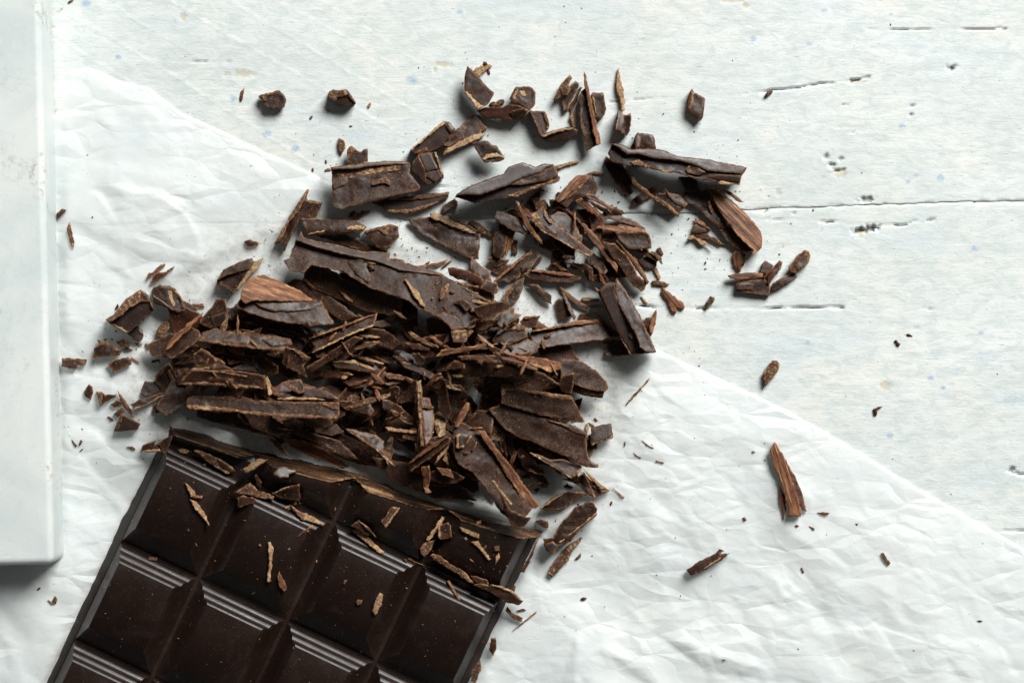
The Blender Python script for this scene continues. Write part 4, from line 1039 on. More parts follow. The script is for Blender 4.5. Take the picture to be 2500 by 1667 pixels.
S('E','r',11,.22,"1800,680 2000,670 2150,730 2270,810 2290,840 2180,800 1900,720 1800,710","pale reddish slat, upper of the pair at the right of the heap",(),8)
S('E','g',12,.24,"1730,820 1790,785 2000,795 2180,805 2290,840 2290,860 1940,860","pale reddish slat, lower of the pair at the right of the heap")
S('E','s',14,.06,"1260,500 1500,230 1600,215 1680,215 1730,310 1755,370 1720,440 1500,480 1400,590 1310,530","roof-shaped flake with a grained left half, at the top of the heap",[('g',.12,"1260,500 1500,230 1600,215 1650,240 1520,350 1400,470 1310,530",2),('d',-.05,"1315,525 1520,350 1648,245 1655,260 1540,380 1400,500",2)],16,ang=-0.8)
S('E','r',12,.28,"1590,450 1640,425 1710,440 1800,510 1950,610 1870,600 1700,510","light glossy tongue at the upper right of the heap",(),12)
S('E','g',14,.10,"1480,510 1560,470 1650,540 1770,650 1760,695 1660,640","grained block beside the light glossy tongue")
S('E','d',12,.05,"1000,490 1050,465 1130,520 1180,600 1100,640 1060,620","dusty blunt flake at the upper middle of the heap")
S('E','s',14,-.15,"1205,500 1240,490 1400,600 1540,720 1600,830 1550,760 1450,680 1300,590 1210,640","dark curved sliver across the top of the heap",(),6)
S('E','s',16,.08,"1000,660 1050,640 1130,560 1200,700 1300,790 1500,930 1710,1100 1650,1140 1500,1060 1250,920 1100,840 1000,740","long tan-edged shard slanting down through the middle of the upper right heap",
  [('d',.05,"1000,660 1050,640 1100,700 1130,790 1100,840 1000,740",1.5),('t',0,"1100,815 1250,895 1500,1045 1660,1125 1650,1140 1500,1060 1250,920 1100,840",1),('s',.05,"1150,790 1220,780 1310,860 1290,900 1200,860",1.5),('o',0.17,"1130,580 1150,600 1200,700 1240,770 1200,760 1140,680",1.5)],6)
S('E','s',12,.10,"1200,680 1300,630 1420,650 1500,760 1560,930 1530,960 1400,860 1280,780","smooth leaf lying on the long tan-edged shard of the heap",(),4)
S('E','g',12,-.1,"820,510 850,520 940,680 1000,790 1120,960 1125,1000 1020,910 920,780 870,640","dark curved grained stick, left of the long tan-edged shard",[('t',-.1,"820,512 850,520 870,570 850,580",1)],10)
S('E','g',14,.20,"1550,760 1610,770 1750,930 1850,1060 1975,1250 1965,1325 1900,1230 1700,990 1570,830","bright wood-grained stick crossing the middle of the upper right heap",(),8)
S('E','g',9,.10,"1950,960 1970,950 2200,1200 2330,1420 2310,1450 2200,1300","thin grained splinter lying on the long dark flake at the right of the heap",(),2)
S('E','d',8,.1,"1475,840 1480,640 1500,630 1505,800 1490,870")
S('E','s',10,.1,"510,1160 560,1130 760,1170 740,1200 600,1255 550,1220"); S('E','s',12,.08,"540,1310 600,1260 780,1210 760,1260 640,1350")
S('E','s',12,.06,"1000,1260 1080,1150 1130,1110 1120,1170 1040,1270")
S('E','s',14,.08,"575,1420 650,1340 850,1170 1000,1065 1080,1090 1080,1140 1020,1190 1000,1270 880,1310 870,1370 790,1390 740,1440 690,1410","layered shard with a thin grained ridge, lower left of the upper right heap",[('g',.15,"575,1420 700,1300 1000,1065 1012,1080 750,1295 600,1422",4),('s',.05,"870,1250 940,1190 1020,1180 1000,1250 900,1310",2),('d',0,"820,1210 1000,1085 1020,1090 900,1190 830,1260",1.2)],8,ang=-0.72)
S('E','r',9,.05,"1240,1215 1390,1170 1270,1210 1430,1300 1330,1290"); S('E','g',9,.05,"1730,1210 1770,1290 1840,1440 1850,1480 1780,1410","fine splinter on the paper left of the leaning bar piece")
S('J','s',12,-.05,"540,190 800,210 850,260 820,400 760,330 700,250"); S('J','s',10,0,"800,210 860,250 880,400 820,380")
S('E','s',16,.08,"900,1330 1000,1285 1250,1300 1430,1350 1570,1370 1540,1400 1440,1430 1200,1420 1000,1395","flat pointed shard with a fibrous back, below the upper right heap",[('g',.15,"1000,1285 1250,1298 1430,1330 1565,1370 1430,1362 1200,1335 1010,1310",2)],8)
# ------------------------------------------------ pile, left and centre
S('H','s',26,.0,"20,870 80,790 170,690 220,600 330,590 350,760 360,840 280,900 150,930","dark-sided chunk behind the long grained splinter, left of the pile",[('o',-.25,"160,800 330,740 355,900 200,920",2)])
S('G','s',12,.0,"1215,1095 1350,950 1500,820 1600,870 1610,930 1560,1000 1400,1110 1280,1180 1240,1150","flat shard under the long grained splinter at the pile's left side",(),6)
S('G','g',12,.05,"1210,1090 1260,980 1450,800 1640,650 1630,690 1500,830 1280,1050","long grained splinter along the pile's left side",(),10,ang=-0.79)
S('H','s',34,.03,"230,390 300,270 460,190 625,135 645,180 750,140 700,240 560,380 470,495 400,540 290,440 240,510","hooded chunk with a tan stripe at the upper left of the pile",[('s',.15,"230,390 300,270 460,190 625,135 645,180 600,260 440,310 320,340",3),('t',.0,"440,490 560,310 640,190 750,140 700,240 560,380 470,495",2)],4)
S('H','s',14,-.05,"1010,430 1100,370 1250,400 1500,560 1820,800 1640,850 1400,700 1150,480","dark blade in shadow under the largest long shard")
S('H','s',46,.0,"430,670 500,590 640,620 1000,600 1310,605 1400,620 1450,700 1510,810 1550,880 1300,900 900,850 600,760 450,700","thick wood-grained block with a pinkish fibrous top, left of centre",[('g',.26,"490,590 510,500 600,360 740,325 900,380 1150,500 1310,605 1290,625 900,620 640,620 550,650",2),('s',.05,"650,640 900,625 1390,622 1420,660 1300,720 1050,740 850,730 700,680",3)],6,ang=0.28)
S('H','s',16,-.12,"1210,300 1300,215 1500,260 1700,380 1950,480 2310,600 2310,800 1900,740 1500,560 1300,480 1200,400","dark hollow shard in shadow along the underside of the largest long shard",(),2)
S('H','t',7,.1,"1620,520 1680,550 1760,620 1755,640 1680,600"); S('H','s',7,.2,"1190,365 1220,370 1330,470 1300,465 1220,410")
S('D','s',34,.05,"300,1160 380,950 600,1000 900,1060 1280,1150 1420,1165 1600,1210 2020,1330 2130,1400 2250,1455 2450,1575 2580,1655 2550,1715 2450,1775 2400,1915 2350,1945 2130,1965 2080,1895 1900,1775 1600,1615 1400,1545 1200,1485 900,1300 560,1230 470,1330 310,1290 240,1180","largest long shard slanting across the pile, with a grey glossy upper strip",
  [('o',0.19,"380,950 440,855 470,920 600,960 870,1010 1040,1060 1130,1080 1290,1080 1440,1100 1420,1165 1600,1210 1800,1265 2020,1330 2010,1350 1700,1310 1540,1290 1400,1230 1280,1190 900,1110 600,1030",2),('t',.1,"950,1125 1120,1150 1290,1200 1280,1225 1100,1185",3),('d',0,"2100,1385 2250,1430 2440,1470 2440,1490 2250,1465",2),('s',.04,"1000,1130 1180,1190 1230,1400 1200,1440 1050,1330 960,1200",1.5),('s',.04,"1960,1800 2050,1760 2250,1840 2330,1940 2130,1960 2080,1890",2)],14,ang=0.36)
S('H','s',10,.1,"1920,210 1960,215 2005,270 1930,240"); S('H','s',9,.3,"540,870 560,850 620,860 850,930 1100,960 1130,990 1080,1030 850,960","lighter slat below the thick wood-grained block",(),4)
S('H','r',10,.05,"1100,950 1130,990 1280,1010 1270,1050 1150,1040"); S('H','d',9,.1,"1195,920 1220,905 1370,970 1290,1020"); S('H','s',9,.1,"1220,870 1260,855 1310,900 1270,910")
S('H','s',12,.1,"1980,860 2100,835 2210,860 2180,900 2080,920 1990,900"); S('H','s',14,.06,"1780,1000 1950,930 2110,940 2200,1000 2310,1100 2200,1170 2000,1100","rounded dark flake right of the crossed slats in mid pile"); S('H','s',10,.06,"1760,1180 1900,1080 2060,1070 2060,1090 1950,1140")
S('H','s',22,.05,"20,1070 60,980 200,930 340,960 800,1000 1060,1050 1080,1110 980,1160 980,1190 600,1150 200,1100","long flat bar slice with a ragged tan lower edge, left of the crossed slats",[('d',0,"20,1070 50,1030 150,1060 400,1090 600,1125 800,1140 980,1165 980,1190 600,1150 200,1100",1.5),('s',.05,"270,1080 330,975 500,980 600,1030 590,1110 400,1095",1.5),('s',.05,"740,1060 860,1010 1060,1060 1050,1110 850,1130",1.5)],12)
S('H','d',10,.08,"340,1270 450,1290 600,1280 500,1310 370,1340 350,1310"); S('H','s',14,.06,"380,1390 500,1330 650,1340 680,1420 450,1400")
S('H','s',24,-.05,"610,1250 700,1210 780,1270 850,1330 920,1350 920,1430 850,1470 720,1390","dark block with a thin mauve ridge, under the crossed slats",[('o',0.22,"712,1205 740,1215 905,1345 860,1350",3)],2)
S('H','d',9,.1,"820,1270 880,1280 970,1320 930,1320"); S('H','s',12,-.05,"780,1220 980,1200 970,1270 850,1250")
S('G','d',18,.05,"1530,1130 1620,1060 1730,1130 1890,1230 1850,1300 1530,1290","broad cocoa-dusted flake at the left of the pile",[('s',.05,"1545,1130 1620,1070 1720,1130 1800,1200 1700,1250 1550,1240",1)],6)
S('G','t',8,0,"1510,1320 1520,1290 1700,1275 1715,1290 1560,1310")
S('L','s',26,.06,"80,340 220,200 550,200 800,220 1050,260 1050,380 1060,410 900,400 500,360 300,360","long bar slice, upper of the two parallel slices above the bar's cut end",[('d',.0,"80,345 300,335 500,345 800,370 1060,400 1060,412 780,400 400,372 200,365",1.5),('t',.05,"380,205 560,215 850,265 840,275 560,230",1.5),('s',.05,"400,330 430,280 520,275 680,300 700,350 560,345",1)],30)
S('L','s',14,.0,"1180,470 1380,420 1500,380 1600,400 1740,430 1900,540 1600,500 1380,530 1200,520"); S('L','t',7,.05,"1180,520 1400,500 1640,510 1960,555 1640,530 1300,535")
S('L','s',26,.06,"160,600 180,510 270,485 500,500 900,535 1400,560 1880,560 1885,720 1850,750 1500,740 1000,700 700,660 400,650 200,640","long bar slice with crumbly tan front, lower of the two parallel slices",[('d',.0,"160,600 280,590 500,615 800,660 1100,685 1500,705 1850,720 1850,750 1500,740 1000,712 700,668 400,655 200,640",2),('d',0,"1640,565 1720,570 1870,610 1870,650 1780,630",1)],55)
S('L','t',14,.05,"1040,290 1080,265 1110,350 1125,470 1090,490 1070,400","pale upright flake at the right end of the upper parallel slice",(),4)
S('L','s',12,.10,"1250,345 1440,300 1490,380 1505,450 1420,470 1300,400","small flake with a dusty left side, between the slices and the crossed slats",[('d',0,"1250,345 1300,335 1440,430 1440,465 1300,400",1)],6)
S('L','t',6,.1,"585,300 600,295 640,345 625,350"); S('L','d',7,.1,"630,310 660,310 700,370 740,400 720,415 660,350")
S('H','t',6,.1,"160,1410 180,1410 230,1465 215,1468")
# centre
S('H','s',15,.08,"960,1330 980,1140 1010,1135 1120,1170 1290,1260 1200,1360 1250,1490 1100,1410","triangular shard below the crossed slats in mid pile",[('d',0,"1070,1170 1120,1170 1290,1260 1230,1300",1.2)],8)
S('H','s',12,.06,"1230,1370 1400,1270 1600,1130 1780,1020 1870,1040 1700,1170 1500,1300 1280,1430","smooth slat, lower of the two crossed slats in mid pile",[('d',0,"1230,1370 1400,1270 1520,1190 1540,1200 1400,1300 1260,1390",1)],12)
S('H','s',16,.06,"1260,1050 1500,950 2040,755 1990,900 1800,970 1600,1060 1300,1210 1330,1130","fibrous-edged slat, upper of the two crossed slats in mid pile",[('t',.0,"1300,1200 1590,1050 1800,955 1990,890 1985,905 1800,975 1600,1065 1300,1210",1.5),('g',.15,"1260,1050 1500,945 1850,815 2040,755 2020,775 1850,840 1500,970",3)],10)
S('I','o',26,.10,"245,1270 280,1230 330,1240 500,1320 700,1420 890,1520 830,1530 690,1500 400,1380 300,1330","slanting bar piece with the brightest mauve-grey glossy face, mid pile",[('o',0.42,"270,1245 330,1240 500,1320 700,1420 750,1450 690,1500 560,1430 400,1370 340,1300",2)],12)
S('H','s',12,.15,"1500,1300 1780,1290 2030,1390 1930,1420 1570,1370","mauve flake with a tan upper rim, below the crossed slats",[('t',.1,"1500,1300 1780,1285 1830,1320 2030,1390 1980,1400 1800,1335 1600,1312",1)],8)
S('H','t',8,.1,"1740,1220 1800,1225 1950,1265 2110,1320 2100,1335 1900,1290 1740,1245","pale straight sliver above the mauve tan-rimmed flake",(),8); S('H','d',9,.05,"1910,1568 2120,1360 2130,1370 2020,1500 1960,1568","thin tan-edged splinter leaning beside the brightest glossy bar piece",(),8)
S('M','t',8,.1,"450,350 560,320 690,305 640,345 500,375","pale dusty chip below the brightest glossy bar piece"); S('M','d',10,.1,"460,260 500,230 620,250 780,310 760,340 680,310 500,300")
S('I','s',14,.04,"1250,480 1310,380 1450,420 1460,500 1440,540 1350,520"); S('I','s',12,.06,"1120,680 1250,620 1350,640 1350,700 1250,760 1150,750")
S('I','r',22,-.1,"890,250 950,245 1110,280 1250,340 1305,390 1270,440 1150,410 980,370 910,330","dark rounded roll with a reddish rim, right end of the largest long shard",(),14,curl=-8)
S('I','s',12,.06,"1490,610 1600,450 1680,390 1760,345 1745,420 1700,580 1640,660 1570,680","dusty blade pointing up toward the heap, right of the largest long shard",[('d',0,"1490,610 1600,450 1680,390 1660,450 1580,560 1540,640",.8)],8)
S('I','s',14,.06,"1180,700 1350,640 1520,625 1590,660 1580,710 1440,770 1300,850 1230,800","curled flake with a ragged rim below the dusty blade",(),8,curl=5)
S('I','s',13,.06,"1440,870 1480,780 1580,730 1650,760 1720,770 1680,820 1560,890 1480,920","smooth crescent flake in the gap right of centre",(),4)
S('I','s',22,.05,"1700,850 1750,800 1930,790 1890,920 1720,920","small square block in the gap left of the long reclining slice",[('g',.1,"1740,805 1930,785 1930,805 1750,830",1)])
S('I','d',20,.05,"930,960 1140,940 1180,960 1080,1090 950,1090","crumbly square flake at the lower tip of the largest long shard",[('t',0,"940,965 1140,940 1160,955 960,985",1)],4)
S('I','s',16,.05,"1160,1010 1200,950 1260,1000 1230,1100 1180,1060"); S('I','s',13,.1,"1260,1050 1380,920 1480,920 1440,1000 1300,1080"); S('I','d',10,.1,"1210,930 1300,900 1390,880 1290,960")
S('I','s',22,.04,"1390,1060 1440,1000 1560,940 1760,910 1800,1030 1640,1090 1400,1090","dark block with a dusty back, left of the long reclining slice",[('d',.12,"1500,970 1560,900 1640,870 1750,905 1760,950 1600,950",3)],4)
S('J','s',24,.06,"130,1150 180,1070 150,1010 170,960 400,920 700,850 950,830 1050,900 1130,960 1170,1010 1000,1050 600,1110 250,1150","long reclining slice with a grained back, under the leaning bar piece",[('g',.2,"170,960 400,915 700,838 960,828 950,862 700,890 400,935 200,965",3),('d',0,"700,890 950,862 940,885 800,900 740,915",2)],6,ang=-0.18)
S('J','s',16,.04,"985,1230 1020,1120 970,1085 1110,1060 1200,1060 1290,1220 1080,1250","stubby shard under the lower end of the leaning bar piece",[('g',.1,"970,1085 1110,1058 1110,1070 990,1092",2)])
S('J','s',24,.0,"1420,850 1460,810 1520,810 1580,720 1580,830 1530,1000 1490,950","small winged flake right of the leaning bar piece",[('g',.1,"1500,900 1550,790 1580,720 1580,830 1530,1000 1510,980",2)])
S('J','t',14,.05,"730,600 760,580 940,595 930,630 760,622","pale block on the paper left of the leaning bar piece"); S('J','s',12,-.05,"130,430 250,440 400,560 400,660 300,610","dark blade on the paper below the flat pointed shard",(),8)
S('J','s',14,-.1,"440,630 480,595 530,600 640,790 500,840 470,760","dark translucent-edged flake on the paper below the flat pointed shard"); S('J','s',10,.1,"510,520 530,515 600,640 670,800 660,840 600,750","thin blade leaning over the dark translucent-edged flake",(),8); S('J','g',12,.12,"480,450 560,510 700,610 815,690 800,725 680,660 560,560","reddish fibrous stick pointing right from the flat pointed shard",(),6)
S('J','t',8,0,"1400,575 1420,575 1480,640 1470,670 1430,630"); S('J','t',8,.0,"870,755 900,745 960,790 1060,910 1000,870","tan splinter under the left side of the leaning bar piece",(),24)
S('J','d',7,0,"690,830 720,770 830,760 835,820 760,830")
S('J','o',52,.0,"890,470 930,500 1110,410 1130,360 1200,450 1400,800 1580,1195 1480,1210 1300,1225 1220,1110 1150,980 1050,800 970,620","leaning bar piece with a broad smooth flat face, right of the pile",
  [('s',.26,"1120,380 1135,365 1200,450 1400,800 1580,1195 1470,1200 1390,1140 1350,1000 1250,830 1150,640 1120,520",2),('o',-.12,"935,500 1112,415 1118,540 1250,830 1345,1000 1385,1140 1310,1215 1150,980",1),('t',0,"890,470 930,500 1000,640 1150,980 1300,1225 1290,1225 1220,1110 1050,800 970,620",1.5)],20,ang=1.08)
S('J','d',12,.05,"1265,1010 1290,975 1345,960 1355,1000 1330,1050 1290,1050","little flake stuck on the leaning bar piece")
# ------------------------------------------------ centre right and lower right
S('J','s',14,.0,"500,1275 650,1275 760,1310 930,1430 1010,1520 1040,1590 1035,1610 1000,1645 760,1600 640,1560 500,1500","big smooth dark lobe at the right rim of the pile",(),14)
S('N','s',20,-.05,"1290,200 1400,215 1640,255 1620,330 1580,330 1400,300 1280,250","crumbly dark underside below the big smooth lobe",[('d',0,"1290,230 1400,225 1500,260 1540,310 1400,295",2)])
S('I','s',20,.05,"880,1400 1000,1290 1200,1270 1380,1270 1500,1330 1950,1430 2160,1560 2100,1560 1800,1480 1600,1475 1300,1470 1000,1490 920,1490","broad curved plate sweeping right under the tan slivers",[('s',.02,"1000,1330 1150,1300 1280,1310 1280,1440 1100,1450 980,1430",1)],10)
S('I','r',11,.3,"1000,1250 1120,1230 1350,1250 1450,1300 1440,1315 1300,1300","mauve-brown slip on the broad curved plate",(),6)
S('I','g',12,.12,"1500,1190 1700,1240 2000,1270 2160,1310 2165,1385 2060,1420 1900,1330 1700,1280","fibrous brown sliver, right one on the broad curved plate",[('t',.05,"1800,1310 1900,1330 2060,1410 2050,1425 1850,1350",2)],8)
S('I','d',14,.08,"1400,1200 1480,1190 1600,1250 1750,1320 1900,1380 1900,1415 1800,1380 1500,1300","tan ragged sliver, left one on the broad curved plate",[('r',.2,"1420,1205 1480,1195 1600,1255 1880,1375 1700,1330 1500,1280",1)],8)
S('I','g',14,.08,"820,1170 1000,1150 1250,1115 1450,1095 1460,1110 1350,1130 1250,1160 1000,1210 750,1250","long fibrous sliver lying level across the middle of the pile",(),8)
S('I','g',12,.14,"680,1030 730,1020 940,1160 900,1165 780,1110","orange-brown fibrous stick below the largest long shard",(),6); S('I','t',8,.05,"520,900 550,910 640,1000 670,1045 640,1040"); S('I','d',10,.08,"440,970 480,965 580,1030 700,1090 790,1135 780,1150 650,1120 500,1040"); S('I','s',12,.05,"410,1090 560,1100 690,1160 680,1180 500,1170")
S('I','t',7,.05,"1680,1150 1700,1140 1830,1190 1800,1195"); S('I','r',9,.05,"1500,1120 1560,1105 1640,1150 1620,1180"); S('I','s',12,.05,"1350,1150 1400,1130 1470,1160 1440,1190 1370,1190"); S('I','d',10,.05,"1220,1310 1240,1270 1290,1300 1270,1340"); S('I','s',12,0,"870,1390 900,1340 970,1290 1080,1330 1090,1380 980,1390"); S('I','t',6,.1,"880,1410 905,1395 935,1560 940,1600 915,1580"); S('I','s',8,.05,"640,1340 720,1290 780,1330 760,1380 690,1390"); S('I','s',12,.05,"480,1210 570,1205 640,1280 600,1350 540,1300")
S('I','t',6,.1,"2045,1325 2065,1330 2130,1460 2110,1450"); S('I','d',9,.05,"2070,1465 2130,1460 2170,1500 2130,1520")
S('N','s',20,.05,"1120,180 1160,90 1300,45 1290,180 1270,270 1240,285 1160,250","small triangular dark chip at the right end of the broad curved plate",(),4)
S('N','s',16,-.03,"330,460 480,400 700,450 900,520 1200,600 1430,760 1450,960 1490,1040 1570,1080 1575,1110 1480,1110 1400,1090 1250,1000 1050,930 850,830 700,790 520,680","wide dark plate with a hooked tip, under the dusty block at right",[('r',.2,"1010,580 1200,620 1300,640 1420,700 1455,755 1430,760 1300,715 1180,650",1.5)],8)
S('N','s',28,.08,"480,180 530,175 800,240 1000,270 1270,310 1330,420 1415,600 1300,600 1200,570 900,520 640,440 480,390","dusty four-sided block leaning on the wide hooked plate",[('d',.03,"480,180 530,175 800,240 1000,270 1270,310 1290,345 1150,345 950,310 700,260 530,240 500,300 480,300",1)],26)
S('N','s',14,.08,"1490,660 1540,650 1620,630 1715,615 1725,690 1740,770 1600,830 1490,865 1480,820","small square flake on the paper right of the dusty block",[('d',0,"1490,865 1560,800 1640,790 1740,740 1740,770 1600,830",1.2)],10)
S('N','r',8,0,"1450,605 1470,605 1525,645 1510,660"); S('N','t',9,0,"1420,690 1435,620 1465,620 1460,700 1440,740"); S('N','s',5,0,"1255,605 1300,590 1310,605 1275,615")
S('N','s',14,.05,"785,940 870,960 1030,1020 1180,1020 1385,1105 1370,1150 1300,1225 1260,1225 1100,1120","flake with a long tan lower edge, on the paper below the hooked plate",[('t',.0,"785,940 830,950 1000,1060 1150,1150 1270,1225 1260,1230 1100,1125 950,1040",1),('d',0,"1270,1200 1380,1110 1370,1150 1300,1225",1)],8)
S('N','s',12,0,"1170,1240 1280,1240 1400,1180 1500,1250 1600,1300 1700,1370 1600,1420 1530,1460 1450,1400 1300,1290","dark torn flake at the lower right tip of the pile",[('r',0,"1500,1320 1540,1310 1600,1370 1700,1370 1600,1420",2)],6); S('N','t',9,.05,"1400,1130 1500,1200 1640,1350 1600,1360 1480,1230","tan slip behind the dark torn flake"); S('N','d',9,.05,"1400,1160 1420,1170 1540,1440 1525,1470 1470,1330",None,(),6)
S('N','s',16,-.05,"920,1560 1080,1430 1220,1375 1330,1385 1450,1390 1440,1420 1300,1480 1200,1568 1100,1590 980,1600","dark winged shard with a fine tan crease, above the lone block by the bar",[('t',.1,"910,1570 1080,1440 1220,1375 1225,1385 1100,1460 930,1580",3)],6)
S('N','d',9,0,"1180,1330 1220,1290 1290,1330 1260,1360"); S('N','d',8,0,"760,1340 820,1280 950,1275 940,1290 850,1310"); S('N','d',7,.1,"945,1300 980,1285 1020,1295 960,1330"); S('N','s',8,0,"845,1360 880,1340 915,1350 880,1395"); S('N','s',10,.05,"780,1125 920,1110 1000,1195 900,1170",None,[('t',0,"780,1140 900,1165 1000,1190 990,1200 880,1185",1)]); S('N','o',12,.2,"620,1140 690,1110 770,1125 770,1180 720,1200 640,1180"); S('N','s',9,0,"680,1000 720,960 745,990 710,1030")
S('N','g',10,.1,"565,1060 600,980 650,930 655,960 600,1080"); S('N','s',12,.05,"585,1090 650,1060 695,1080 640,1130"); S('N','d',9,.05,"430,800 445,795 505,930 495,945"); S('N','s',12,0,"480,820 530,790 545,1000 555,1050 520,960")
S('R','d',9,.0,"250,1170 290,1090 380,970 490,900 500,910 420,1010 400,1070 280,1190","rough tan splinter below the lone block by the bar",(),4)
S('R','s',34,.05,"220,915 290,910 330,830 380,770 450,690 570,640 605,700 600,745 480,840 400,940 330,960 290,1025 235,990","lone knobbly block on the paper at the right of the bar's cut end",[('o',-.2,"400,900 480,830 600,735 600,750 480,845 410,940",.5),('t',0,"330,935 480,825 600,725 604,738 480,840 340,945",1.5),('o',0.06,"235,950 290,930 325,960 290,1025 235,990",1)],3)
S('N','s',8,0,"1330,1520 1360,1515 1350,1545"); S('Q','s',10,0,"1990,510 2040,500 2110,520 2115,570 2080,580 2030,550")
# lower centre
S('L','g',10,-.10,"1230,970 1400,960 1700,1080 2000,1290 1920,1310 1750,1230 1550,1165 1380,1080","grey-brown grained shaving in the shadow just above the bar's cut end",(),12); S('L','s',10,.0,"1060,950 1200,1000 1320,1170 1200,1100"); S('L','s',12,0,"1150,850 1500,880 1900,1000 2100,1200 1900,1150 1500,960")
S('L','s',14,.08,"1960,870 2080,840 2190,840 2300,910 2200,1000 2100,960",None,[('t',0,"1960,865 2000,880 2180,1000 2300,1080 2290,1095 2150,1010 1970,890",1)],6)
S('M','s',13,.06,"0,620 200,540 330,500 520,460 520,490 300,580 340,660 300,710 150,670","ragged flake crossed by a tan ridge, right of the lower parallel slice",[('d',.05,"0,625 200,560 450,470 525,465 520,490 300,570 100,630",2)],8)
S('M','s',14,.05,"20,860 130,870 250,900 360,930 450,1000 440,1100 500,1190 575,1280 540,1270 430,1150 300,1030 200,960","notched flake with a frayed tan lower edge, above the bar's cut end",[('t',.0,"20,860 60,880 200,965 330,1050 450,1160 575,1280 530,1265 420,1155 300,1040 180,965",1)],30)
S('M','s',14,.10,"430,530 500,540 640,610 760,720 830,830 700,800 530,680 520,640 440,650","pointed flake with a dusty lower slope, in the lower middle of the pile",[('d',.05,"520,640 560,650 680,720 800,800 825,830 700,800 560,720",1),('o',0.11,"430,530 500,540 560,600 530,640 440,650",1)],12)
S('M','t',12,.05,"460,840 640,860 820,880 815,915 650,900 500,885","tan strip lying level in the lower middle of the pile"); S('M','d',10,.05,"800,1100 840,860 880,880 850,1140","short tan upright strip beside the level tan strip",(),4)
S('M','s',18,.03,"910,380 1040,240 1090,230 1130,330 1170,450 1180,560 1210,680 1170,760 1060,650 1050,470 960,400","arrow-headed shard pointing up at the centre of the lower pile",[('s',.1,"960,370 1040,240 1090,232 1120,330 1080,430 1000,400",1)],8)
S('M','r',14,.0,"870,500 960,510 1000,650 1020,800 990,940 920,1060 880,850","dark reddish tongue hanging beside the tan-edged upright sliver",(),8)
S('M','d',14,.0,"810,330 870,310 880,500 880,850 920,1060 860,1060 850,800 830,600","tan-edged upright sliver in the centre of the lower pile",[('t',.0,"815,335 840,340 850,600 870,800 880,1050 865,1055 850,800 832,600",1)],10)
S('M','d',8,.05,"785,480 815,470 810,690 795,700"); S('M','t',11,.1,"1030,680 1090,670 1140,760 1150,940 1060,960 1025,860","cream-dusted flake right of the dark reddish tongue",[('s',.05,"1028,830 1060,800 1085,860 1060,930 1035,900",1)],8)
S('N','s',18,-.05,"80,620 200,460 360,470 400,540 380,640 370,740 280,720","shadowed shard behind the upper end of the big hooked curl")
S('N','s',17,.04,"-60,650 0,610 60,610 200,690 290,760 350,850 430,1010 560,1230 700,1450 830,1568 780,1640 700,1700 560,1690 500,1640 440,1568 300,1330 150,1160 0,1080 -60,930","large curved shard like a bent blade, at the lower right of the pile",[('s',.0,"420,1150 450,1080 560,1230 700,1450 790,1580 700,1690 590,1680 520,1500 440,1300",1.5)],30)
S('M','s',12,.08,"1260,940 1350,900 1440,930 1400,1010 1330,1080 1270,1080","small triangular flake lying on the large bent-blade shard",[('t',0,"1265,930 1310,915 1300,1080 1268,1078",1),('t',0,"1300,1065 1435,935 1440,950 1335,1080",1.5)],2)
S('M','s',12,.05,"1380,800 1420,700 1500,680 1450,740"); S('M','s',12,.1,"1180,750 1280,650 1310,560 1380,520 1290,700 1210,810")
S('M','g',14,.10,"1230,840 1300,680 1390,560 1415,580 1390,660 1290,840","reddish fibrous chip standing above the large bent-blade shard",(),6)
S('M','g',14,.04,"870,1290 960,1270 970,1400 940,1560 930,1568 900,1530","frayed splinter hanging down over the paper gap, lower centre",(),6); S('Q','t',6,.05,"915,190 960,200 990,240 960,250 930,250")
S('M','g',14,.02,"1040,1290 1200,1320 1240,1420 1100,1380"); S('M','t',9,.05,"1110,1210 1150,1100 1165,1180 1175,1270","pale blade below the diagonal two-tone stick",(),6); S('M','t',9,.05,"1020,1260 1060,1170 1130,1090 1200,1010 1180,1060 1110,1160","cream pointed blade beside the diagonal two-tone stick",(),10)
S('M','s',18,.05,"725,1250 900,1100 1150,940 1200,960 1190,1010 1050,1130 740,1350","diagonal two-tone stick lying across the lower middle of the pile",[('g',.2,"725,1250 900,1095 1150,940 1170,955 1000,1075 850,1180 735,1265",2)],12,ang=-0.6)
S('N','g',14,.14,"200,690 240,695 290,700 430,900 600,1110 760,1340 900,1540 870,1570 830,1568 700,1440 560,1230 430,1010","long reddish-brown fibrous stick along the large bent-blade shard",(),8,ang=0.93)
S('Q','s',14,-.03,"1600,100 1740,400 1880,470 1950,480 1880,570 1760,580 1690,400","dark plate beside the foot of the large bent-blade shard"); S('N','t',8,.05,"370,1255 400,1260 480,1370 600,1520 590,1535 470,1400","pale splinter on the foot of the large bent-blade shard",(),8)
S('N','d',7,.1,"140,920 200,815 208,830 165,930"); S('N','d',6,.1,"65,1085 130,1040 140,1050 100,1080"); S('N','d',6,.1,"50,940 100,925 125,945 60,965")
filler(52, (20, 64), (5, 13), None, None, 'gtdtgr', (6, 10), [(520,800),(700,780),(900,760),(1200,780),(1400,830),(1330,900),(1250,980),(1200,1060),(1000,1040),(850,980),(700,900),(540,880)], 6000)
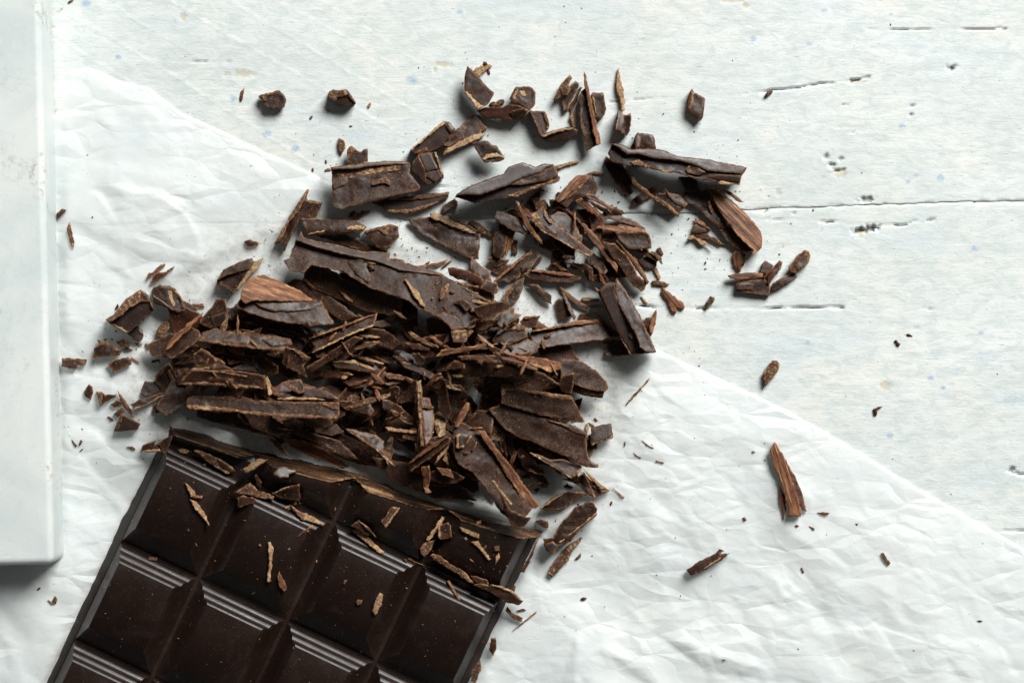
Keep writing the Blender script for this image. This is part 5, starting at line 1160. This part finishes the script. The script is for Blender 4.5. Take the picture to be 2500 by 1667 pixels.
# on the largest long shard
S('I','t',9,.1,"400,385 420,375 470,440 560,520 640,690 600,680 500,560","tan frayed splinter lying on the largest long shard"); S('I','d',7,.1,"795,580 820,490 890,420 908,440 860,570 810,615","small oval curl lying on the largest long shard"); S('I','t',5,.1,"745,435 790,400 800,405 770,445"); S('I','d',7,.1,"910,520 940,495 975,505 960,535 920,540"); S('I','s',8,.1,"970,600 1080,610 1130,640 1170,690 1100,740 1050,690","upturned chip near the lower end of the largest long shard"); S('I','t',8,.1,"1165,615 1240,610 1340,655 1280,660 1170,640","pale curl at the right of the largest long shard"); S('I','t',7,.1,"1050,450 1150,520 1240,530 1230,545 1120,510"); S('I','g',7,.1,"1200,560 1280,590 1380,625 1360,640 1260,600"); S('I','d',6,.1,"925,745 990,730 1000,745 930,765"); S('I','d',6,.1,"835,675 860,680 895,730 880,740"); S('I','t',6,.1,"700,595 715,580 735,595 715,610")
S('D','d',7,.1,"1820,1230 1890,1180 1880,1220"); S('D','g',8,.05,"1830,1245 1920,1215 2090,1172 2080,1190 1970,1260","reddish splinter on the paper above the largest long shard"); S('D','g',6,.05,"2010,1280 2060,1220 2135,1172 2130,1195 2050,1260"); S('D','d',7,.05,"1385,1180 1400,1130 1440,1125 1420,1160"); S('D','d',7,.1,"1600,1205 1650,1210 1740,1270 1700,1265"); S('D','s',8,.1,"1190,1230 1230,1225 1275,1280 1220,1290"); S('D','t',6,.1,"850,1330 880,1340 905,1400 880,1390")
# ------------------------------------------------ shavings lying on the bar
BL = dict(fit=0.5)
S('P','t',9,.08,"525,220 580,215 640,235 610,265 540,250","tan chip at the bar's upper left corner"); S('P','d',10,.08,"680,230 760,240 900,300 1000,360 1080,430 1010,460 830,360","largest dusty flake on the bar's upper left square",[('s',.1,"900,300 1000,360 1075,430 1030,440 930,380",1)])
S('P','g',6,.1,"755,375 800,350 810,358 770,390"); S('P','t',14,.06,"1150,410 1290,310 1390,320 1250,420 1170,450","cream curl at the middle of the bar's cut edge"); S('P','s',10,.1,"1260,470 1280,460 1330,540 1320,585 1290,580")
S('P','s',10,.05,"1095,680 1150,660 1280,700 1250,740 1100,780"); S('P','d',12,.05,"1060,640 1160,580 1220,540 1300,620 1450,670 1440,710 1330,690 1170,650","dusty forked flake over the groove beside the first square")
S('P','s',12,-.1,"1430,640 1540,590 1690,555 1700,690 1680,720 1500,690","dark flake with a tan rim against the bar's cut edge",[('t',0,"1430,640 1540,588 1690,553 1688,570 1550,605 1445,650",1)])
S('P','o',18,.3,"1440,460 1480,400 1540,385 1650,420 1660,440 1590,460 1590,490 1500,495","glossy moulded lip on the bar's cut edge")
S('P','t',9,.1,"640,700 700,720 780,820 830,955 760,870 680,770","long cream splinter, lower half of the zigzag on the first square"); S('P','t',8,.1,"595,540 640,580 690,640 700,670 650,680","cream splinter, upper half of the zigzag on the first square"); S('P','g',7,.1,"655,672 690,660 760,665 758,690 700,692","reddish chip joining the two zigzag splinters")
S('P','t',8,.05,"1540,780 1600,745 1660,725 1665,745 1560,790"); S('P','t',10,.05,"1610,760 1700,820 1760,830 1930,940 1870,940 1720,900","tan splinter straddling the top ridge of the second square",[('g',.1,"1610,760 1690,815 1750,860 1720,900 1650,820",1)]); S('P','g',7,.1,"1670,1060 1740,990 1820,940 1800,970")
S('P','t',9,.05,"1390,1110 1410,1105 1440,1160 1430,1280 1410,1490 1385,1490 1400,1300","upright tan stick in the middle of the second square"); S('P','g',9,.08,"1480,1440 1500,1390 1550,1480 1565,1560 1545,1580 1500,1540","short reddish stick below the upright tan stick on the bar")
S('P','d',8,.05,"240,1260 260,1245 330,1260 320,1285 250,1280","small chip on the second-row square beside the left groove"); S('P','d',5,.1,"610,1000 625,975 638,990 630,1015"); S('P','d',6,0,"1290,1140 1310,1120 1330,1145 1310,1160"); S('P','t',4,0,"1570,1180 1600,1162 1602,1175 1580,1190"); S('P','t',4,0,"690,1115 700,1120 712,1148 702,1145"); S('P','t',4,0,"1155,900 1190,900 1192,910 1165,908"); S('P','t',4,0,"1842,1305 1852,1275 1862,1285 1852,1312")
S('Q','d',10,.08,"510,520 610,380 690,390 620,490 560,580","flat two-tone chip on the narrow third square by the cut",[('t',0,"560,580 620,490 690,390 680,388 605,480 545,565",1)])
S('Q','s',16,.0,"220,560 290,510 420,640 380,660 300,610","dark folded flake above the third square's ridge",[('o',0.22,"290,505 390,570 460,670 430,640 360,590",3)]); S('Q','t',9,.05,"235,600 290,590 420,700 540,810 515,835 400,750 250,630","cream splinter beside the dark folded flake on the third square")
S('Q','d',10,.05,"885,780 920,730 1030,690 990,790 930,860 890,830","dusty chip in the groove left of the last square"); S('Q','t',9,.05,"940,700 1090,470 1115,480 1090,560 970,710","slanting tan splinter by the little block on the last square"); S('Q','s',18,.08,"1060,560 1150,530 1180,560 1190,670 1110,690 1070,680","little smooth block on the last square near the cut",[('t',0,"1055,560 1075,560 1085,690 1065,680",1)])
S('Q','t',9,.08,"1260,575 1320,590 1400,620 1450,640 1450,680 1380,660 1280,610","cream curl on the last square, nearest the cut edge"); S('Q','t',9,.05,"1370,715 1440,705 1480,770 1560,880 1540,890 1450,780","tan bent splinter in the middle of the last square"); S('Q','d',9,.05,"1590,760 1640,745 1645,800 1600,800"); S('Q','t',7,.05,"1605,930 1610,850 1640,820 1645,860","small upright chip at the right of the last square"); S('Q','t',5,0,"1300,680 1325,668 1338,690 1320,700"); S('Q','t',4,0,"1358,872 1395,900 1402,912 1370,895"); S('Q','t',6,.1,"1405,555 1430,515 1470,505 1465,540 1425,560"); S('Q','d',6,0,"1490,770 1515,740 1520,760 1505,790")
S('Q','s',18,.0,"1390,1130 1460,1110 1540,1130 1640,1140 1760,1180 1870,1280 1830,1320 1700,1290 1550,1190","dark curl hanging over the right side of the bar",[('t',.1,"1540,1125 1640,1135 1760,1175 1870,1275 1840,1275 1740,1195 1640,1155",2)])
S('Q','d',14,.05,"985,840 1010,825 1100,870 1230,960 1330,1020 1400,1110 1340,1100 1200,1000 1010,890","longest tan shaving on the bar, across the groove of the last square",(),4); S('Q','s',12,.1,"1370,1040 1420,1040 1530,1080 1540,1130 1420,1110","smooth chip at the end of the longest tan shaving on the bar")
S('Q','g',8,.1,"1140,1090 1160,1080 1270,1260 1260,1280 1200,1200","reddish needle across the ridge of the last column's second square"); S('Q','d',6,.1,"760,870 780,870 850,910 940,940 830,915")
S('Q','t',9,.05,"430,1380 460,1270 500,1200 530,1220 510,1330 450,1420","tan leaf-shaped chip low on the third column of the bar"); S('Q','d',8,.05,"270,1290 290,1265 335,1270 320,1310 290,1325","small brown chip left of the tan leaf-shaped chip on the bar"); S('Q','d',5,.0,"140,1120 160,1080 188,1078 165,1120"); S('Q','d',5,.1,"720,885 735,870 765,900 750,910")
# right of the bar
S('Q','r',12,-.1,"1845,1000 1940,830 1990,700 2003,715 1960,850 1880,1010","dark sliver standing along the right side of the bar")
S('Q','d',12,.05,"1700,1380 1720,1330 1760,1390 1870,1440 1860,1480 1780,1450","crumbly curl on the paper beside the bar's right side"); S('Q','g',8,.05,"1770,1568 1780,1550 1880,1470 2000,1375 2000,1390 1850,1510","straight needle on the paper beside the bar's right side"); S('Q','d',9,0,"1805,1370 1870,1350 1900,1365 1830,1385"); S('Q','d',8,0,"1760,1180 1790,1130 1805,1140 1785,1190")
S('X','s',10,0,"1194,1585 1200,1556 1210,1555 1212,1580 1203,1600","small dark flake low on the paper right of the bar"); S('X','d',9,0,"1150,1640 1172,1605 1176,1630 1160,1667 1150,1660")
# ------------------------------------------------ crumbs
CR = {'A': [(720,18,8),(1490,597,4),(1490,755,12),(1185,760,7),(1190,818,7),(565,950,12),(768,1190,18),(870,1115,7),(1100,972,10),(1020,1175,8),(1000,1215,9),(905,1220,6),(1320,1050,6),(1215,1040,6),(1320,895,9),(1365,875,6),(1390,890,7),(1805,955,14),(1925,1015,12),(1775,1158,18),(1948,210,20),(1298,500,6),(705,642,4),(925,700,34),(735,772,44),(1390,632,56),(1185,868,36),(755,1360,42),(905,1266,42),(1020,1295,16)],
 'B': [(600,383,20),(705,212,12),(495,587,12),(512,665,8),(975,212,6),(2093,260,14),(1525,568,10),(1435,660,8),(1548,735,10),(1403,980,26),(1540,1130,16),(1570,1132,8),(1390,1165,12),(885,972,22),(1885,1195,12),(1722,1220,10),(2240,868,8),(1005,812,9),(1005,1418,16),(360,1220,10),(1260,868,6)],
 'C': [(245,260,12),(722,145,10),(722,485,14),(785,725,6),(740,782,12),(1015,728,22),(395,868,8),(1362,928,16),(1305,900,5),(1858,1020,18),(1632,1080,9),(1688,1075,9),(1620,1125,8),(1505,1180,12),(1650,1217,10),(1838,1205,10),(1838,1282,7),(1998,605,7),(1970,798,5),(665,1000,18),(640,960,12),(2305,870,9),(1020,1510,18),(1110,1545,16)],
 'F': [(370,310,18),(465,345,16),(400,285,7),(1550,465,9),(1680,150,7),(1230,400,10),(1180,400,20),(540,828,14),(465,882,24),(400,935,8),(620,895,16),(530,1010,10),(475,1320,16),(475,1365,6),(865,1155,14),(1005,1170,22),(612,1170,8),(690,1140,10),(1055,1280,14),(840,1205,40),(840,1275,28),(580,1510,18),(640,1430,12),(520,1450,10),(985,1480,10),(1540,960,10),(1670,1112,18),(1295,1250,10),(1090,1180,14),(650,710,30),(2055,612,26),(905,1140,5),(1475,410,5)],
 'E': [(1140,395,26),(715,600,30),(900,510,26),(1725,305,16),(1800,410,30),(1985,525,34),(1920,475,16),(1910,560,26),(1355,20,8),(1940,400,30),(2060,455,34),(450,925,16),(415,965,10),(635,220,18),(1930,660,20),(460,1205,7),(470,1280,6),(1370,1445,14),(1455,1450,8)],
 'G': [(1490,200,14),(430,155,7),(195,268,6),(455,512,8),(760,445,8),(125,692,7),(350,752,10),(485,822,9),(275,910,6),(40,830,12),(285,1098,18),(1090,872,12),(1180,685,10),(1000,925,14),(1030,945,12),(575,865,8),(545,845,10),(615,960,30),(660,870,26),(540,965,30),(890,1070,22),(220,1338,8),(930,1390,7),(1255,1190,20),(1490,530,16),(840,790,14),(120,205,5),(360,355,5),(335,1020,5)],
 'K': [(80,745,12),(122,738,10),(280,770,20),(135,845,9),(278,1070,12),(965,1108,14),(1185,692,12),(1040,825,16),(990,582,16),(1270,590,36),(1035,640,12),(520,798,6),(710,870,10),(920,670,24),(890,605,14),(1405,600,14),(1465,655,30),(615,1210,5),(875,1030,8)],
 'D': [(578,3,6),(820,15,8),(840,95,16),(720,65,34),(572,155,34),(1690,1040,24),(1745,1070,18),(1860,1040,26),(1850,1085,16),(1770,1138,26),(1650,1165,12),(1660,1188,10),(1635,1190,8),(1568,935,18),(1170,938,8),(1500,1110,34),(1490,1165,24),(1095,905,34),(40,945,22),(180,1135,7),(55,1300,8),(1058,375,22),(1130,345,18),(1280,375,18),(1335,402,20),(1425,430,16),(1105,490,18),(1210,440,9),(1550,190,20),(1665,295,12),(1090,410,9),(895,1275,18),(1470,320,16),(1060,1480,12)],
 'R': [(1157,160,6),(1497,213,5),(1790,237,8),(1710,298,12),(1790,356,10),(1607,400,8),(993,460,4),(1093,485,8),(1265,636,5),(1365,648,6),(1645,773,15),(830,737,7),(1522,848,10),(1355,805,5),(1158,907,10),(1120,987,6),(1395,1015,7),(568,1035,12),(718,1048,6),(750,1105,8),(1025,1170,11),(1057,1100,4),(1395,1240,7),(800,1310,4),(1195,1318,13),(1188,1340,6),(372,1462,10),(2083,928,5),(2230,885,8),(2055,1135,16),(645,670,8),(705,660,18),(308,787,12),(165,825,12),(135,1078,10),(650,385,4)],
 'S': [(1377,175,14),(665,853,7),(385,730,6),(1862,345,5),(1890,620,5),(825,1490,16),(310,1357,8),(515,1390,9),(290,1107,8),(595,1200,6)],
 'T': [(2098,947,9),(2290,1050,6),(2225,1098,12),(1323,1247,5),(1383,1253,9),(655,1540,14),(2187,752,4),(1868,180,6),(2140,287,4),(2197,360,4)],
 'U': [(1447,842,5),(155,468,8),(65,667,6),(1053,607,5),(610,957,5),(20,1023,12),(60,1232,8),(907,552,5),(916,509,4),(2120,965,7),(190,1550,6),(222,1302,5),(590,235,14)],
 'V': [(445,5,8),(447,114,12),(278,153,8),(198,565,8),(80,720,6),(45,527,4),(80,928,6),(850,600,9),(714,640,5),(665,1345,12),(1278,718,5),(1838,1318,6),(360,935,4),(55,380,4),(490,427,4)],
 'O': [(310,998,6),(372,97,7),(393,97,6),(470,110,10),(470,262,6),(820,283,8),(935,70,7),(460,190,12)]}
rsc = np.random.RandomState(5)
def crumb_mesh(i):
    bm = bmesh.new(); bmesh.ops.create_icosphere(bm, subdivisions=1, radius=1)
    sx, sy, sz = 1.0, rsc.uniform(.45, .8), rsc.uniform(.35, .6)
    for v in bm.verts:
        v.co *= rsc.uniform(.68, 1.12); v.co.x *= sx; v.co.y *= sy; v.co.z *= sz
    lay = bm.verts.layers.float.new('edge')
    for v in bm.verts: v[lay] = 1.0 if rsc.rand() < .35 else 0.2
    me = bpy.data.meshes.new('chocolate_crumb'); bm.to_mesh(me); bm.free(); return me
CM = []
for i in range(12):
    me = crumb_mesh(i); me.materials.append(M['drstsd'[i % 6]]); CM.append(me)
CRLAB = {'bar': ('tiny chocolate crumb lying on the squares of the bar', 'crumbs on the bar'), 'paper': ('tiny chocolate crumb lying on the open paper', 'crumbs on the paper'),
         'wood': ('tiny chocolate crumb lying on the bare painted boards', 'crumbs on the boards'), 'pile': ('tiny chocolate crumb resting on the chopped pieces', 'crumbs on the pile')}
pile_zone = [(380,720),(520,620),(700,480),(800,400),(1050,420),(1600,470),(1620,700),(1500,960),(1450,1200),(1330,1290),(420,1070),(300,1000)]
NCR = 0; CRUMBS = []
def crumb(x, y, size):
    global NCR
    ii = min(max(int(round((y - hy[0]) / HS)), 0), len(hy) - 1); jj = min(max(int(round((x - hx[0]) / HS)), 0), len(hx) - 1)
    z = HM[ii, jj]; inbar = bool(m_bar[ii, jj])
    where = 'pile' if (not inbar and z > paper_h(np.array([x]), np.array([y]))[0] + 6) else ('bar' if inbar else ('paper' if y > ptop(np.array([x]))[0] else 'wood'))
    o = bpy.data.objects.new('chocolate_crumb', CM[rsc.randint(len(CM))]); C.objects.link(o)
    r = size / 2 * 1.12
    o.location = P(x, y, z + r * 0.3); o.scale = (r * U,) * 3; o.rotation_euler = (rsc.uniform(-.3, .3), rsc.uniform(-.3, .3), rsc.uniform(0, 6.28))
    tag(o, CRLAB[where][0] if size < 5.5 else None, 'chocolate crumb', CRLAB[where][1] if size < 5.5 else None); NCR += 1
    if size >= 5.5: CRUMBS.append([o, (x, y), None, 'x', size, z])
allc = sorted([(REG[r][0] + x / REG[r][2], REG[r][1] + y / REG[r][2], s / REG[r][2] * 1.15) for r, l in CR.items() for x, y, s in l], key=lambda c: -c[2])
used = []
for x, y, s in allc:
    if any(abs(x - a) < 5 and abs(y - b) < 5 for a, b in used): continue
    if NCR >= 296: break
    used.append((x, y)); crumb(x, y, max(s, 1.7))
# fine chocolate dust: uncountable
dv, df = [], []
rsd = np.random.RandomState(77)
def dust(x, y, s):
    ii = int(round((y - hy[0]) / HS)); jj = int(round((x - hx[0]) / HS))
    if not (0 <= ii < len(hy) and 0 <= jj < len(hx)): return
    z = HM[ii, jj]; b = len(dv); a = rsd.rand() * 6.28; e = rsd.uniform(1, 3)
    for k in range(3):
        t = a + k * 2.09; dv.append(P(x + s * (math.cos(t) * e * math.cos(a) - math.sin(t) * math.sin(a)), y + s * (math.cos(t) * e * math.sin(a) + math.sin(t) * math.cos(a)), z + 0.4))
    dv.append(P(x, y, z + s * 1.1))
    df.extend([(b, b + 1, b + 3), (b + 1, b + 2, b + 3), (b + 2, b, b + 3), (b, b + 2, b + 1)])
n = 0
while n < 5200:
    if n < 4100: x, y = rsd.normal(960, 330), rsd.normal(850, 200)
    elif n < 4500: x, y = rsd.normal(1450, 260), rsd.normal(500, 200)
    elif n < 5050:
        a, b = rsd.uniform(-230, 705), rsd.uniform(-200, 700); x, y = ab(a, b)
        if b > 60 and rsd.rand() < .55: n += 1; continue
    else: x, y = rsd.uniform(150, 2450), rsd.uniform(50, 1600)
    onp = inside(np.array([x]), np.array([y]), pile_zone)[0]
    if n < 4500 and not onp and rsd.rand() < .72: n += 1; continue
    dust(x, y, rsd.uniform(.45, 1.25) if rsd.rand() < .85 else rsd.uniform(1.2, 2.0)); n += 1
me = bpy.data.meshes.new('chocolate_dust'); me.from_pydata(dv, [], df)
at = me.attributes.new('edge', 'FLOAT', 'POINT'); at.data.foreach_set('value', np.ones(len(dv), np.float32) * .8)
o = new_obj('chocolate_dust', me, M['t']); tag(o, 'fine chocolate dust sprinkled over pile, bar and paper', 'chocolate dust', None, 'stuff')

# ------------------------------------------------ labels for the small pieces
LOOK = {'s': 'dark smooth', 'r': 'reddish dark', 'g': 'fibrous brown', 'd': 'dusty tan-flecked', 't': 'pale tan', 'o': 'glossy dark', 'x': 'chocolate'}
marks = [t for t in THINGS if t[0].get('label') and not t[0].get('group') and t[4] > 1500]
def short(l):
    l = l.split(',')[0]; ws = l.split()
    for stop in ('with', 'slanting', 'lying', 'leaning', 'standing', 'beside', 'below', 'above', 'under', 'at', 'on', 'along', 'right', 'left', 'behind', 'near', 'resting', 'crossing', 'hanging', 'touching', 'emerging', 'half', 'in', 'across', 'pushed', 'sticking', 'linking', 'of', 'between', 'just', 'pointing', 'tucked', 'sweeping', 'wedged', 'over', 'beneath', 'further'):
        if stop in ws[2:]: ws = ws[:ws.index(stop, 2)]
    return ' '.join(ws[:6])
seen = {}
for t in THINGS: seen[t[0].get('label')] = 1
for t in THINGS + CRUMBS:
    o = t[0]
    if o.get('label'): continue
    cand = sorted(marks, key=lambda m: (m[1][0] - t[1][0]) ** 2 + (m[1][1] - t[1][1]) ** 2)
    noun = {'chocolate_sliver': 'splinter', 'chocolate_flake': 'flake', 'chocolate_shaving': 'shaving', 'chocolate_shard': 'shard', 'chocolate_chunk': 'lump', 'chocolate_crumb': 'crumb'}[o.name.split('.')[0]]
    size = 'tiny' if t[4] < 90 else ('small' if t[4] < 500 else 'mid-sized')
    done = False
    for m in cand[:40]:
        dx, dy = t[1][0] - m[1][0], t[1][1] - m[1][1]
        on = inside(np.array([t[1][0]]), np.array([t[1][1]]), m[2])[0]
        if on: pos = 'lying on' if t[5] > m[5] - 6 else 'tucked under'
        else:
            pos = ('right' if dx > 0 else 'left') + ' of' if abs(dx) > 1.8 * abs(dy) else (('below' if dy > 0 else 'above') if abs(dy) > 1.8 * abs(dx) else ('below ' if dy > 0 else 'above ') + ('right' if dx > 0 else 'left') + ' of')
        lab = '%s %s %s %s the %s' % (size, LOOK[t[3]], noun, pos, short(m[0]['label']))
        if lab not in seen and len(lab.split()) <= 16: seen[lab] = 1; o['label'] = lab; done = True; break
    if not done: o['label'] = lab + ' again'; print('DUP', lab)
print('THINGS', len(THINGS), 'crumbs', NCR, 'maxz', HM.max())
